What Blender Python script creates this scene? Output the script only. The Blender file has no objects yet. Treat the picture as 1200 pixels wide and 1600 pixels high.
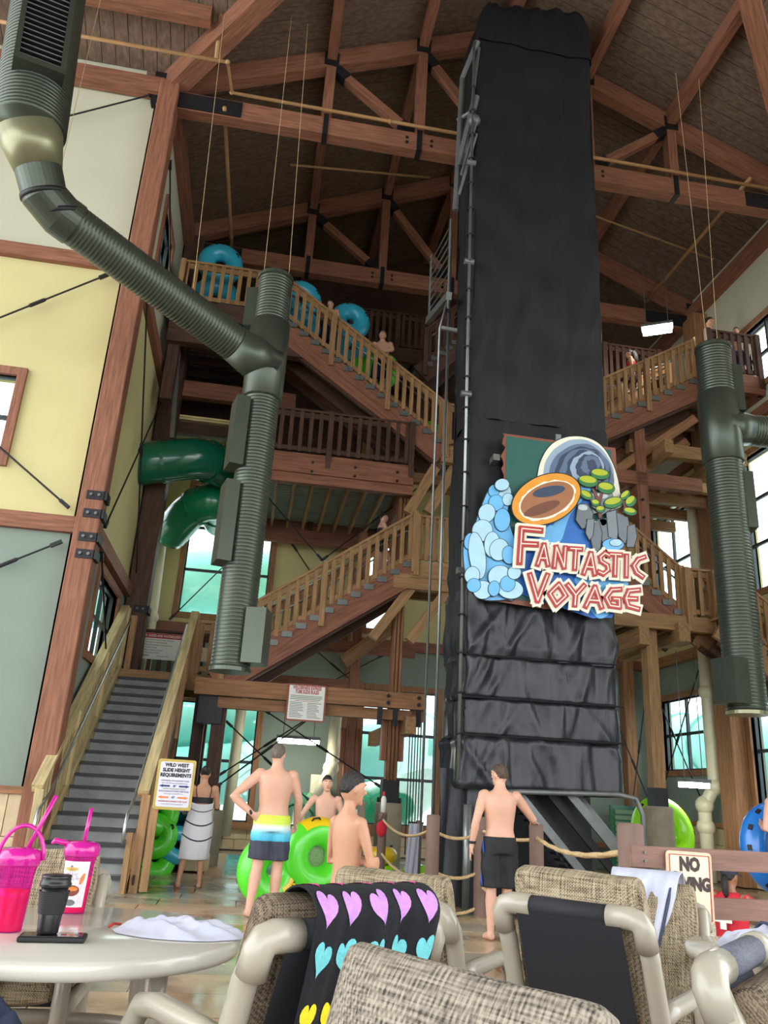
import bpy, bmesh, math, random
from mathutils import Vector, Matrix, noise
random.seed(7)
S = bpy.context.scene
COL = S.collection
R = math.radians
# ------------------------------------------------------------------ camera
PITCH, YAW, ROLL, EYE = R(19.6), R(8.5), R(3.3), 1.33
cam = bpy.data.objects.new('camera', bpy.data.cameras.new('camera')); COL.objects.link(cam)
_f = Vector((math.sin(YAW)*math.cos(PITCH), math.cos(YAW)*math.cos(PITCH), math.sin(PITCH)))
_r0 = Vector((math.cos(YAW), -math.sin(YAW), 0)); _u0 = _r0.cross(_f)
_r = _r0*math.cos(ROLL)+_u0*math.sin(ROLL); _u = _u0*math.cos(ROLL)-_r0*math.sin(ROLL)
cam.matrix_world = Matrix(((_r.x,_u.x,-_f.x,0),(_r.y,_u.y,-_f.y,0),(_r.z,_u.z,-_f.z,EYE),(0,0,0,1)))
cam.data.sensor_fit = 'VERTICAL'; cam.data.sensor_height = 36; cam.data.lens = 36*1250/1600
cam.data.clip_start = .05; cam.data.clip_end = 500
S.camera = cam
# ------------------------------------------------------------------ world: bright overcast sky
w = bpy.data.worlds.new('sky'); S.world = w; w.use_nodes = True
nt = w.node_tree; bg = nt.nodes['Background']
bg.inputs['Color'].default_value = (.93, .97, 1, 1); bg.inputs['Strength'].default_value = 1.35
S.view_settings.view_transform = 'Standard'; S.view_settings.look = 'None'; S.view_settings.gamma = 1
S.view_settings.use_curve_mapping = False
S.view_settings.exposure = 1.85
# ------------------------------------------------------------------ materials
def L(r, g, b):
    f = lambda c: (c/255/12.92 if c/255 <= .04045 else ((c/255+.055)/1.055)**2.4)
    return (f(r), f(g), f(b), 1)
def sc(c, k): return (min(1, c[0]*k), min(1, c[1]*k), min(1, c[2]*k), 1)
M = {}
def mat(name, c, rough=.6, metal=0, ns=4, na=.15, bs=0, bstr=.2, stretch=(1,1,1), spec=.5, trans=0, emit=0, coat=0, rnd=False):
    m = bpy.data.materials.new(name); m.use_nodes = True; t = m.node_tree; N = t.nodes; K = t.links
    b = N['Principled BSDF']
    b.inputs['Roughness'].default_value = rough; b.inputs['Metallic'].default_value = metal
    b.inputs['Specular IOR Level'].default_value = spec
    if trans: b.inputs['Transmission Weight'].default_value = trans
    if coat: b.inputs['Coat Weight'].default_value = coat; b.inputs['Coat Roughness'].default_value = .1
    tc = N.new('ShaderNodeTexCoord'); mp = N.new('ShaderNodeMapping'); mp.inputs['Scale'].default_value = stretch
    K.new(tc.outputs['Object'], mp.inputs['Vector'])
    if rnd:
        oi = N.new('ShaderNodeObjectInfo'); vm = N.new('ShaderNodeMath'); vm.operation = 'MULTIPLY'; vm.inputs[1].default_value = 60; K.new(oi.outputs['Random'], vm.inputs[0]); K.new(vm.outputs[0], mp.inputs['Location'])
    nz = N.new('ShaderNodeTexNoise'); nz.inputs['Scale'].default_value = ns; nz.inputs['Detail'].default_value = 5
    K.new(mp.outputs[0], nz.inputs['Vector'])
    r = N.new('ShaderNodeValToRGB'); r.color_ramp.elements[0].position = .3; r.color_ramp.elements[1].position = .7
    r.color_ramp.elements[0].color = sc(c, 1-na); r.color_ramp.elements[1].color = sc(c, 1+na)
    K.new(nz.outputs['Fac'], r.inputs['Fac']); K.new(r.outputs['Color'], b.inputs['Base Color'])
    if bs:
        n2 = N.new('ShaderNodeTexNoise'); n2.inputs['Scale'].default_value = bs; n2.inputs['Detail'].default_value = 4
        K.new(mp.outputs[0], n2.inputs['Vector'])
        bp = N.new('ShaderNodeBump'); bp.inputs['Strength'].default_value = bstr; bp.inputs['Distance'].default_value = .02
        K.new(n2.outputs['Fac'], bp.inputs['Height']); K.new(bp.outputs[0], b.inputs['Normal'])
    if emit:
        b.inputs['Emission Color'].default_value = c; b.inputs['Emission Strength'].default_value = emit
    M[name] = m
    return m
WOODC = {'red': L(138,92,71), 'tan': L(158,122,85), 'dark': L(82,58,48), 'pale': L(188,170,126), 'orange': L(150,108,76)}
AX = {'x': (1.2,14,14), 'y': (14,1.2,14), 'z': (14,14,1.2)}
for k, c in WOODC.items():
    for a, s in AX.items():
        mat('wood_%s_%s' % (k, a), c, .62, ns=1.6, na=.3, bs=3, bstr=.25, stretch=s, spec=.3, rnd=True)
for a, s in AX.items():
    mat('roof_plank_'+a, L(112,92,77), .75, ns=1.2, na=.3, stretch=s, spec=.2, rnd=True)
mat('paint_cream', L(190,188,164), .8, na=.03, ns=1.5); mat('paint_yellow', L(203,193,138), .8, na=.03, ns=1.5)
mat('paint_green', L(130,143,132), .8, na=.04, ns=1.5)
mat('stone_tan', L(205,186,150), .7, ns=5, na=.14, bs=12, bstr=.3)
mat('grout', L(120,108,92), .9, na=.1)
mat('black_steel', L(34,34,38), .5, .3, na=.2); mat('grey_steel', L(150,155,155), .38, .8, na=.12)
mat('galvanised', L(175,182,182), .35, .85, na=.18, ns=9); mat('dull_steel', L(112,116,114), .5, .6, na=.2)
mat('duct_green', L(72,79,69), .34, .5, na=.07, ns=2, spec=.6); mat('duct_olive', L(140,138,108), .35, .5, na=.06)
mat('black_cloth', L(14,16,21), .62, na=.18, ns=2.5, bs=7, bstr=.6, stretch=(1,1,.3))
mat('black_net', L(24,27,33), .4, na=.2, ns=3, bs=5, bstr=.8, stretch=(1,1,.5))
mat('pipe_ochre', L(172,130,86), .55, na=.1); mat('pvc_cream', L(222,216,186), .35, na=.06)
mat('sign_white', L(238,238,232), .5, na=.02); mat('white_paint', L(232,232,226), .5, na=.04)
mat('ink_black', L(28,28,30), .6, na=.02); mat('ink_red', L(178,44,40), .55, na=.03); mat('ink_blue', L(40,48,112), .55, na=.03)
mat('ink_orange', L(224,128,62), .55, na=.03); mat('ink_grey', L(110,116,118), .6, na=.03); mat('ink_green', L(110,140,110), .6, na=.03)
mat('plinth', L(150,140,120), .8, ns=6, na=.12, bs=14)
mat('slide_green', L(10,98,72), .2, ns=1.5, na=.2, coat=.4); mat('slide_light', L(24,128,86), .22, ns=1.5, na=.15, coat=.4)
mat('slide_aqua', L(140,212,204), .4, na=.06)
mat('vinyl_blue', L(58,182,214), .28, na=.05, coat=.3); mat('vinyl_green', L(90,225,50), .28, na=.04, coat=.3)
mat('vinyl_lime', L(150,235,30), .28, na=.04, coat=.3); mat('vinyl_royal', L(38,120,205), .28, na=.05, coat=.3)
mat('vinyl_teal', L(14,118,140), .3, na=.05, coat=.3); mat('vinyl_yellow', L(245,205,30), .3, na=.04, coat=.3)
mat('rubber_black', L(24,24,26), .6, na=.1)
mat('tread_grey', L(138,142,141), .55, ns=3, na=.22, bs=30, bstr=.2); mat('nosing_dark', L(52,54,56), .6, na=.2)
mat('bollard', L(122,98,88), .75, ns=7, na=.12, bs=12, stretch=(1,1,.3)); mat('rope', L(206,178,132), .85, ns=40, na=.2)
mat('snow_ground', L(170,175,172), .9, na=.05)
def glassmat(name, tint, gl=.08):
    m = bpy.data.materials.new(name); m.use_nodes = True; t = m.node_tree; N = t.nodes; K = t.links
    N.remove(N['Principled BSDF']); o = N['Material Output']
    tr = N.new('ShaderNodeBsdfTransparent'); tr.inputs['Color'].default_value = tint
    g = N.new('ShaderNodeBsdfGlossy'); g.inputs['Roughness'].default_value = .03
    x = N.new('ShaderNodeMixShader'); x.inputs['Fac'].default_value = gl
    K.new(tr.outputs[0], x.inputs[1]); K.new(g.outputs[0], x.inputs[2]); K.new(x.outputs[0], o.inputs['Surface'])
    M[name] = m; return m
glassmat('glass', (.93,.98,.97,1))
# ------------------------------------------------------------------ mesh building
WL = {}
class MB:
    """collects shapes in world (or local) coordinates and links them as one mesh object"""
    def __init__(s): s.v = []; s.f = []; s.mi = []; s.cur = 0
    def add(s, vs, fs):
        n = len(s.v); s.v += [tuple(v) for v in vs]; s.f += [tuple(i+n for i in f) for f in fs]; s.mi += [s.cur]*len(fs)
        return s
    def box(s, a, b):
        x0,y0,z0 = a; x1,y1,z1 = b
        return s.add([(x0,y0,z0),(x1,y0,z0),(x1,y1,z0),(x0,y1,z0),(x0,y0,z1),(x1,y0,z1),(x1,y1,z1),(x0,y1,z1)],
                     [(0,3,2,1),(4,5,6,7),(0,1,5,4),(1,2,6,5),(2,3,7,6),(3,0,4,7)])
    def beam(s, p, q, wd, ht, up=(0,0,1)):
        p = Vector(p); q = Vector(q); d = (q-p).normalized(); u = Vector(up)
        if abs(d.dot(u)) > .98: u = Vector((0,1,0))
        sd = d.cross(u).normalized(); u = sd.cross(d).normalized()
        vs = []
        for e in (p, q):
            for a, b in ((-1,-1),(1,-1),(1,1),(-1,1)): vs.append(e+sd*a*wd/2+u*b*ht/2)
        return s.add(vs, [(0,1,2,3),(7,6,5,4),(0,4,5,1),(1,5,6,2),(2,6,7,3),(3,7,4,0)])
    def tube(s, pts, rad, seg=10, cap=True, ell=None):
        pts = [Vector(p) for p in pts]; n = len(pts)
        if not isinstance(rad, (list, tuple)): rad = [rad]*n
        prev = None; vs = []
        for i, p in enumerate(pts):
            d = ((pts[min(i+1,n-1)]-p).normalized()+(p-pts[max(i-1,0)]).normalized())
            d = d.normalized() if d.length > 1e-6 else Vector((0,0,1))
            if prev is None:
                a = Vector((0,0,1)) if abs(d.z) < .9 else Vector((0,1,0))
                sd = d.cross(a).normalized()
            else: sd = (prev-d*prev.dot(d)).normalized()
            prev = sd; u = d.cross(sd)
            for k in range(seg):
                t = 2*math.pi*k/seg; e1, e2 = ell or (1, 1)
                vs.append(p+(sd*math.cos(t)*e1+u*math.sin(t)*e2)*rad[i])
        fs = [(i*seg+k, i*seg+(k+1)%seg, (i+1)*seg+(k+1)%seg, (i+1)*seg+k) for i in range(n-1) for k in range(seg)]
        if cap: fs += [tuple(reversed(range(seg))), tuple((n-1)*seg+k for k in range(seg))]
        return s.add(vs, fs)
    def rings(s, rings, seg=24, cap=True):
        """loft: each ring is (cx,cy,cz,rx,ry[,squareness])"""
        vs = []
        for r in rings:
            cx,cy,cz,rx,ry = r[:5]; e = r[5] if len(r) > 5 else 1
            for k in range(seg):
                t = 2*math.pi*k/seg; c, n = math.cos(t), math.sin(t)
                vs.append((cx+rx*math.copysign(abs(c)**e, c), cy+ry*math.copysign(abs(n)**e, n), cz))
        n = len(rings)
        fs = [(i*seg+k, i*seg+(k+1)%seg, (i+1)*seg+(k+1)%seg, (i+1)*seg+k) for i in range(n-1) for k in range(seg)]
        if cap: fs += [tuple(reversed(range(seg))), tuple((n-1)*seg+k for k in range(seg))]
        return s.add(vs, fs)
    def lathe(s, prof, c=(0,0,0), seg=24, cap=True):
        return s.rings([(c[0], c[1], c[2]+z, max(r,1e-4), max(r,1e-4)) for r, z in prof], seg, cap)
    def torus(s, c, rr, r, mtx=None, n=36, m=16, flat=1):
        vs = []; c = Vector(c); mtx = mtx or Matrix.Identity(3)
        for i in range(n):
            a = 2*math.pi*i/n
            for j in range(m):
                b = 2*math.pi*j/m
                vs.append(c+mtx@Vector(((rr+r*math.cos(b))*math.cos(a), (rr+r*math.cos(b))*math.sin(a), r*flat*math.sin(b))))
        return s.add(vs, [(i*m+j, ((i+1)%n)*m+j, ((i+1)%n)*m+(j+1)%m, i*m+(j+1)%m) for i in range(n) for j in range(m)])
    def ball(s, c, r, n=16, m=10, mtx=None):
        if not isinstance(r, (tuple, list)): r = (r,r,r)
        mtx = mtx or Matrix.Identity(3); c = Vector(c)
        vs = [c+mtx@Vector((0,0,-r[2]))]
        for j in range(1, m):
            p = -math.pi/2+math.pi*j/m
            for i in range(n):
                a = 2*math.pi*i/n
                vs.append(c+mtx@Vector((r[0]*math.cos(p)*math.cos(a), r[1]*math.cos(p)*math.sin(a), r[2]*math.sin(p))))
        vs.append(c+mtx@Vector((0,0,r[2]))); t = len(vs)-1
        fs = [(0, 1+(i+1)%n, 1+i) for i in range(n)]+[(t, 1+(m-2)*n+i, 1+(m-2)*n+(i+1)%n) for i in range(n)]
        fs += [(1+j*n+i, 1+j*n+(i+1)%n, 1+(j+1)*n+(i+1)%n, 1+(j+1)*n+i) for j in range(m-2) for i in range(n)]
        return s.add(vs, fs)
    def prism(s, poly, o, ex, ey, th):
        """polygon (2-D) placed at o with axes ex, ey and extruded by th along ex x ey"""
        o = Vector(o); ex = Vector(ex); ey = Vector(ey); nn = ex.cross(ey).normalized()
        if sum(poly[i-1][0]*poly[i][1]-poly[i][0]*poly[i-1][1] for i in range(len(poly))) < 0: poly = poly[::-1]
        n = len(poly); vs = [o+ex*x+ey*y for x, y in poly]; vs += [v+nn*th for v in vs]
        return s.add(vs, [tuple(reversed(range(n))), tuple(range(n, 2*n))]+[(i, (i+1)%n, n+(i+1)%n, n+i) for i in range(n)])
    def grid(s, fn, nu, nv, closeu=False):
        vs = [fn(i/(nu if closeu else nu-1), j/(nv-1)) for j in range(nv) for i in range(nu)]
        fs = [(j*nu+i, j*nu+(i+1)%nu, (j+1)*nu+(i+1)%nu, (j+1)*nu+i) for j in range(nv-1) for i in range(nu if closeu else nu-1)]
        return s.add(vs, fs)
    def mesh(s, name, mats, smooth=False, off=(0,0,0)):
        me = bpy.data.meshes.new(name)
        ox,oy,oz = off
        me.from_pydata([(x-ox,y-oy,z-oz) for x,y,z in s.v], [], s.f)
        for m in ([mats] if isinstance(mats, str) else mats): me.materials.append(M[m])
        if len(me.materials) > 1: me.polygons.foreach_set('material_index', s.mi)
        if smooth: me.polygons.foreach_set('use_smooth', [True]*len(me.polygons))
        me.update()
        return me
    def obj(s, name, mats, parent=None, smooth=False, local=False):
        off = (0,0,0) if (local or parent is None) else WL.get(parent.name, (0,0,0))
        o = bpy.data.objects.new(name, s.mesh(name, mats, smooth, off)); COL.objects.link(o)
        if parent: o.parent = parent; WL[o.name] = WL.get(parent.name, (0,0,0))
        return o
def tag(o, label, cat=None, group=None, kind=None):
    if label: o['label'] = label
    if cat: o['category'] = cat
    if group: o['group'] = group
    if kind: o['kind'] = kind
    return o
def thing(name, label, cat, loc=(0,0,0), rz=0, group=None):
    o = bpy.data.objects.new(name, None); COL.objects.link(o); o.empty_display_size = .1
    o.location = loc; o.rotation_euler = (0,0,rz); WL[o.name] = tuple(loc)
    return tag(o, label, cat, group)
def struct(mb, name, mats, label=None, cat=None, smooth=False):
    o = mb.obj(name, mats, None, smooth); o['kind'] = 'structure'; WL[o.name] = (0,0,0)
    return tag(o, label, cat)
def inst(name, me, loc, parent, rot=None):
    """another object on shared mesh data; loc in world coordinates"""
    o = bpy.data.objects.new(name, me); COL.objects.link(o)
    if parent:
        o.parent = parent; b = WL.get(parent.name, (0,0,0)); o.location = (loc[0]-b[0], loc[1]-b[1], loc[2]-b[2])
        WL[o.name] = tuple(loc)
    else: o.location = loc
    if rot: o.rotation_euler = rot
    return o
def axis(p, q):
    d = [abs(q[i]-p[i]) for i in range(3)]; return 'xyz'[d.index(max(d))]
def timber(name, p, q, wd, ht, parent=None, kind='red'):
    """squared beam from p to q, its own X axis along the grain"""
    p = Vector(p); q = Vector(q); d = (q-p).normalized(); u = Vector((0,0,1)) if abs(d.z) < .98 else Vector((0,1,0))
    sd = u.cross(d).normalized(); u = d.cross(sd)
    o = MB().box((0,-wd/2,-ht/2),((q-p).length,wd/2,ht/2)).obj(name, 'wood_%s_x' % kind, parent, local=True)
    b = Vector(WL.get(parent.name, (0,0,0))) if parent else Vector((0,0,0))
    m = Matrix((d, sd, u)).transposed().to_4x4(); m.translation = p-b; o.matrix_basis = m
    return o
_EV = {}
def evaluated(o):
    """mesh of o with its modifiers applied"""
    dg = bpy.context.evaluated_depsgraph_get(); dg.update()
    return bpy.data.meshes.new_from_object(o.evaluated_get(dg))
def bevel(o, wd=.01, seg=2, smooth=False):
    m = o.modifiers.new('bevel', 'BEVEL'); m.width = wd; m.segments = seg; m.limit_method = 'ANGLE'; m.angle_limit = R(40)
    return o
def text(name, body, size, o, ex, ey, matn, parent, th=.004, bold=0, align='CENTER', squash=1):
    """flat lettering as a mesh: o is the centre of the line on the surface, ex/ey its axes"""
    key = (body, size, bold, align, th)
    if key not in _EV:
        cu = bpy.data.curves.new('t', 'FONT'); cu.body = body; cu.size = size; cu.align_x = align; cu.align_y = 'CENTER'
        cu.extrude = th/2; cu.offset = bold; cu.resolution_u = 2
        ob = bpy.data.objects.new('t', cu); COL.objects.link(ob)
        me = evaluated(ob); bpy.data.objects.remove(ob); _EV[key] = me
    me = _EV[key].copy(); ex = Vector(ex).normalized(); ey = Vector(ey).normalized(); n = ex.cross(ey); o = Vector(o)
    b = Vector(WL.get(parent.name, (0,0,0))) if parent else Vector()
    for v in me.vertices: v.co = o-b+ex*v.co.x*squash+ey*v.co.y+n*(v.co.z+th/2)
    me.materials.clear(); me.materials.append(M[matn])
    ob = bpy.data.objects.new(name, me); COL.objects.link(ob)
    if parent: ob.parent = parent
    return ob
# ================================================================== the room
XL, XR, YB, Y1, Y2, XM = -2.78, 10.6, 20.5, 12.5, 17.0, 3.94   # nave walls, back wall, truss lines, ridge
def roofz(x): return 14.1+.44*(min(x-XL, XR-x))
# floor material: wet stamped stone
def floor_mat(name, c1, c2, c3):
    m = mat(name, c1, .3, ns=2, na=.2); t = m.node_tree; N = t.nodes; K = t.links; b = N['Principled BSDF']
    g = N.new('ShaderNodeNewGeometry')
    nz = N.new('ShaderNodeTexNoise'); nz.inputs['Scale'].default_value = 1.3; nz.inputs['Detail'].default_value = 7; nz.inputs['Distortion'].default_value = .8
    K.new(g.outputs['Position'], nz.inputs['Vector'])
    r = N.new('ShaderNodeValToRGB'); e = r.color_ramp.elements
    e[0].position = .33; e[0].color = c3; e[1].position = .68; e[1].color = c2
    q = r.color_ramp.elements.new(.5); q.color = c1
    K.new(nz.outputs['Fac'], r.inputs['Fac']); K.new(r.outputs[0], b.inputs['Base Color'])
    n2 = N.new('ShaderNodeTexNoise'); n2.inputs['Scale'].default_value = .9; n2.inputs['Detail'].default_value = 4
    K.new(g.outputs['Position'], n2.inputs['Vector'])
    mr = N.new('ShaderNodeMapRange'); mr.inputs[1].default_value = .35; mr.inputs[2].default_value = .65; mr.inputs[3].default_value = .07; mr.inputs[4].default_value = .38
    K.new(n2.outputs['Fac'], mr.inputs[0]); K.new(mr.outputs[0], b.inputs['Roughness'])
    n3 = N.new('ShaderNodeTexNoise'); n3.inputs['Scale'].default_value = 7; n3.inputs['Detail'].default_value = 3
    K.new(g.outputs['Position'], n3.inputs['Vector'])
    bp = N.new('ShaderNodeBump'); bp.inputs['Strength'].default_value = .12; bp.inputs['Distance'].default_value = .02
    K.new(n3.outputs['Fac'], bp.inputs['Height']); K.new(bp.outputs[0], b.inputs['Normal'])
floor_mat('flag_a', L(196,172,140), L(205,180,150), L(150,128,102))
floor_mat('flag_b', L(190,150,120), L(205,170,140), L(150,92,66))
floor_mat('flag_c', L(165,160,142), L(196,184,158), L(110,106,96))
floor_mat('floor_joint', L(120,104,88), L(130,112,96), L(90,78,66))
PX0, PX1, PY0, PY1 = -.15, 1.85, 14.2, 19.2          # splash pool
fl = MB()
fl.box((-16,-11,-.4),(18,PY0,-.02)); fl.box((-16,PY1,-.4),(18,YB+.4,-.02)); fl.box((-16,PY0,-.4),(PX0,PY1,-.02)); fl.box((PX1,PY0,-.4),(18,PY1,-.02))
floor = struct(fl, 'floor', 'floor_joint', 'wet stamped stone floor of the pool hall', 'floor')
fs = {}
rows = [(1.4+.62*i) for i in range(21)]
cnt = 0
for i, y in enumerate(rows):
    x = -3.4+(.0, .45, .2, .7)[i % 4]
    while x < 6.4:
        wd = random.choice((.62, .93, 1.24)); k = (round(wd,2), random.choice('abc'))
        if k not in fs:
            b = MB().box((.008,.008,-.03),(wd-.008,.612,0)); fs[k] = b.mesh('flagstone', 'flag_'+k[1])
        if cnt < 295: inst('flagstone', fs[k], (x, y, random.uniform(-.002,.002)), floor); cnt += 1
        x += wd
# pool
mat('pool_tile', L(150,205,205), .3, na=.06); mat('pool_edge', L(190,150,110), .5, na=.2)
pb = MB(); pb.box((PX0,PY0,-.9),(PX1,PY1,-.8))
for a, b_ in (((PX0-.02,PY0,-.9),(PX0+.02,PY1,-.02)), ((PX1-.02,PY0,-.9),(PX1+.02,PY1,-.02)), ((PX0,PY0-.02,-.9),(PX1,PY0+.02,-.02)), ((PX0,PY1-.02,-.9),(PX1,PY1+.02,-.02))): pb.box(a, b_)
pool = struct(pb, 'trim_6', 'pool_tile', 'shallow aqua splash pool basin below the back windows', 'pool')
me = MB().box((0,.008,0),(.3,.30,.03)).mesh('coping_brick', 'pool_edge')
for i in range(15): inst('coping_brick', me, (PX0-.3, PY0+.32*i, -.02), pool)
me = MB().box((.008,0,0),(.40,.28,.03)).mesh('coping_slab', 'flag_a')
for i in range(5): inst('coping_slab', me, (PX0+.41*i, PY0-.27, -.022), pool)
def water_mat():
    m = mat('pool_water', L(120,215,210), .05, na=.1, ns=2); t = m.node_tree; N = t.nodes; K = t.links; b = N['Principled BSDF']
    nz = N.new('ShaderNodeTexNoise'); nz.inputs['Scale'].default_value = 5; nz.inputs['Detail'].default_value = 5; nz.inputs['Distortion'].default_value = 1
    bp = N.new('ShaderNodeBump'); bp.inputs['Strength'].default_value = .9; bp.inputs['Distance'].default_value = .08
    K.new(nz.outputs['Fac'], bp.inputs['Height']); K.new(bp.outputs[0], b.inputs['Normal'])
water_mat()
def wv(u, v): x = PX0+.02+u*(PX1-PX0-.04); y = PY0+.02+v*(PY1-PY0-.04); return (x, y, -.12+.03*noise.noise(Vector((x*2.2,y*2.2,0))))
o = MB().grid(wv, 60, 50).obj('pool_water', 'pool_water', None, True); tag(o, 'rippled turquoise water filling the splash pool', 'water', kind='stuff')
# ---- walls in three paint bands, with openings
BANDS = [(-.05,4.92,'paint_green'),(4.92,9.75,'paint_yellow'),(9.75,14.55,'paint_cream')]
def wall(name, ax, c0, c1, u0, u1, ops, top=None, bands=BANDS, label=None):
    mb = MB(); names = [b[2] for b in bands]
    for bi, (z0, z1, mn) in enumerate(bands):
        us = sorted({u0,u1}|{min(max(a,u0),u1) for o in ops for a in o[:2]}); zs = sorted({z0,z1}|{min(max(a,z0),z1) for o in ops for a in o[2:4]})
        mb.cur = bi
        for i in range(len(us)-1):
            for j in range(len(zs)-1):
                um, zm = (us[i]+us[i+1])/2, (zs[j]+zs[j+1])/2
                if any(o[0] < um < o[1] and o[2] < zm < o[3] for o in ops): continue
                if ax == 'Y': mb.box((us[i],c0,zs[j]),(us[i+1],c1,zs[j+1]))
                else: mb.box((c0,us[i],zs[j]),(c1,us[i+1],zs[j+1]))
    if top:
        mb.cur = len(bands)-1; mb.prism(top, (0,c1,0), (1,0,0), (0,0,1), c1-c0)
    return struct(mb, name, names, label, 'wall')
OP_L = [(-6.4,-4.32,6.05,7.5)]
OP_S = [(13.85,16.0,3.35,4.72),(13.95,15.35,11.1,12.5),(18.0,19.6,6.2,8.6)]
OP_B = [(-2.05,.12,5.45,8.9),(-1.65,.22,.6,3.3),(2.82,4.72,.7,3.9),(5.6,7.6,.7,3.9),(2.75,3.35,5.45,8.0)]
OP_R = [(17.8,19.9,2.35,4.07),(14.1,16.1,1.4,3.95),(11.0,13.2,1.4,3.95),(17.85,19.95,6.3,8.9),(13.4,15.55,6.0,9.1),(9.4,11.6,6.0,9.1),(12.6,15.0,10.6,12.1)]
wall('wall_left', 'Y', Y1+.02, Y1+.3, -14, XL+.1, OP_L, label='tall frontal wall in cream, yellow and grey-green paint bands')
wall('wall_left_return', 'X', XL-.25, XL, Y1+.02, YB, OP_S, label='receding side wall behind the entrance stairs')
wall('wall_back', 'Y', YB, YB+.3, XL-.25, XR+.25, OP_B, bands=[(-.05,4.92,'paint_green'),(4.92,9.75,'paint_yellow'),(9.75,14.55,'wood_dark_x')], top=[(XL-.2,14.5),(XR+.2,14.5),(XM,17.5)], label='back wall with yellow upper and green lower paint')
wall('wall_right', 'X', XR, XR+.25, 5.9, YB, OP_R, label='right side wall with tall mullioned windows')
hd = MB(); hd.box((-14.2,-10.5,8.6),(17.2,-10.2,14.6)); struct(hd, 'wall_rear_light_block', 'paint_cream', 'unseen header wall added behind the camera to hold back daylight', 'wall')  # out of view, added to limit the daylight entering from behind
# ---- windows
mat('sash_dark', L(58,66,70), .45, .3, na=.1)
WN = [0]
def window(ax, c, op, nu, nz, face=-1, kind='red', trims=True):
    WN[0] += 1; u0,u1,z0,z1 = op; th = .14
    t = bpy.data.objects.new('window_%d' % WN[0], None); COL.objects.link(t); t['kind'] = 'structure'; WL[t.name] = (0,0,0)
    P = (lambda u, d, z: (u, c+d, z)) if ax == 'Y' else (lambda u, d, z: (c+d, u, z))
    f = MB(); a = -.05*face*-1
    d0, d1 = (-.05, .2) if face == -1 else (-.2, .05)
    for (p, q) in (((u0-th,d0,z0-th),(u0,d1,z1+th)), ((u1,d0,z0-th),(u1+th,d1,z1+th)), ((u0,d0,z1),(u1,d1,z1+th)), ((u0,d0,z0-th),(u1,d1,z0))):
        A, B = P(*p), P(*q); f.box([min(A[i],B[i]) for i in range(3)], [max(A[i],B[i]) for i in range(3)])
    f.obj('window_frame', 'wood_%s_z' % kind, t)
    s = .1 if face == -1 else -.1
    for i in range(nu+1):
        u = u0+(u1-u0)*i/nu; MB().beam(P(u,s,z0), P(u,s,z1), .07, .06).obj('mullion', 'sash_dark', t)
    for j in range(nz+1):
        z = z0+(z1-z0)*j/nz; MB().beam(P(u0,s,z), P(u1,s,z), .06, .07).obj('muntin', 'sash_dark', t)
    for i in range(nu):
        for j in range(nz):
            ua, ub = u0+(u1-u0)*i/nu, u0+(u1-u0)*(i+1)/nu; za, zb = z0+(z1-z0)*j/nz, z0+(z1-z0)*(j+1)/nz
            A, B = P(ua,s-.006,za), P(ub,s+.006,zb)
            MB().box([min(A[i],B[i]) for i in range(3)], [max(A[i],B[i]) for i in range(3)]).obj('pane', 'glass', t)
    return t
for op in OP_L: window('Y', Y1, op, 2, 2)
for op, n in zip(OP_S, ((2,2),(2,2),(2,3))): window('X', XL, op, *n, face=1)
for op, n in zip(OP_B, ((1,3),(1,2),(1,3),(1,3),(1,2))): window('Y', YB, op, *n, kind='orange')
for op, n in zip(OP_R, ((2,2),(2,2),(2,2),(2,2),(2,3),(2,3),(3,2))): window('X', XR, op, *n, kind='orange')
# ---- trims: band beams on the walls, wainscot
def trim(n, p, q, wd, ht, kind='red', label='horizontal timber band beam on the wall'):
    o = timber('trim_%d' % n, p, q, wd, ht, None, kind); o['kind'] = 'structure'; return o
TN = [10]
for z in (5.05, 9.87):
    for p, q in (((-14,Y1-.02,z),(XL-.1,Y1-.02,z)), ((XL+.06,Y1+.2,z),(XL+.06,YB,z)), ((XL,YB-.05,z),(XR,YB-.05,z)), ((XR-.05,6,z),(XR-.05,YB,z))):
        trim(TN[0], p, q, .14, .26, 'red' if z > 6 or p[0] < 0 else 'orange'); TN[0] += 1
for p, q, hh in (((-14,Y1-.05,1.15),(XL-.1,Y1-.05,1.15),.1), ((XL,YB-.06,.5),(XR,YB-.06,.5),.12), ((XR-.06,6,1.15),(XR-.06,YB,1.15),.1)):
    trim(TN[0], p, q, .18, hh, 'orange'); TN[0] += 1
# stone wainscot: each block its own piece
def wainscot(name, ax, c, u0, u1, h, rowsn, bw):
    b = MB()
    if ax == 'Y': b.box((u0,c-.05,0),(u1,c+.02,h))
    else: b.box((c-.05,u0,0),(c+.02,u1,h))
    t = struct(b, name, 'grout', 'tan stone wainscot along the wall foot', 'wainscot'); rh = h/rowsn; ms = {}
    for j in range(rowsn):
        u = u0+(0, bw*.5)[j % 2]*-1
        while u < u1-.05:
            a = max(u, u0); e = min(u+bw, u1); k = round(e-a, 2)
            if k > .1:
                if k not in ms:
                    ms[k] = (MB().box((.006,-.03,.006),(k-.006,.02,rh-.006)) if ax == 'Y' else MB().box((-.03,.006,.006),(.02,k-.006,rh-.006))).mesh('stone_block', 'stone_tan')
                inst('stone_block', ms[k], (a, c-.05, j*rh) if ax == 'Y' else (c-.05, a, j*rh), t)
            u += bw
wainscot('baseboard_left', 'Y', Y1, -7, XL-.1, 1.1, 2, .7)
wainscot('baseboard_back', 'Y', YB, XL, 6, .45, 2, .55)
wainscot('baseboard_right', 'X', XR, 8, YB, 1.1, 3, .6)
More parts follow.
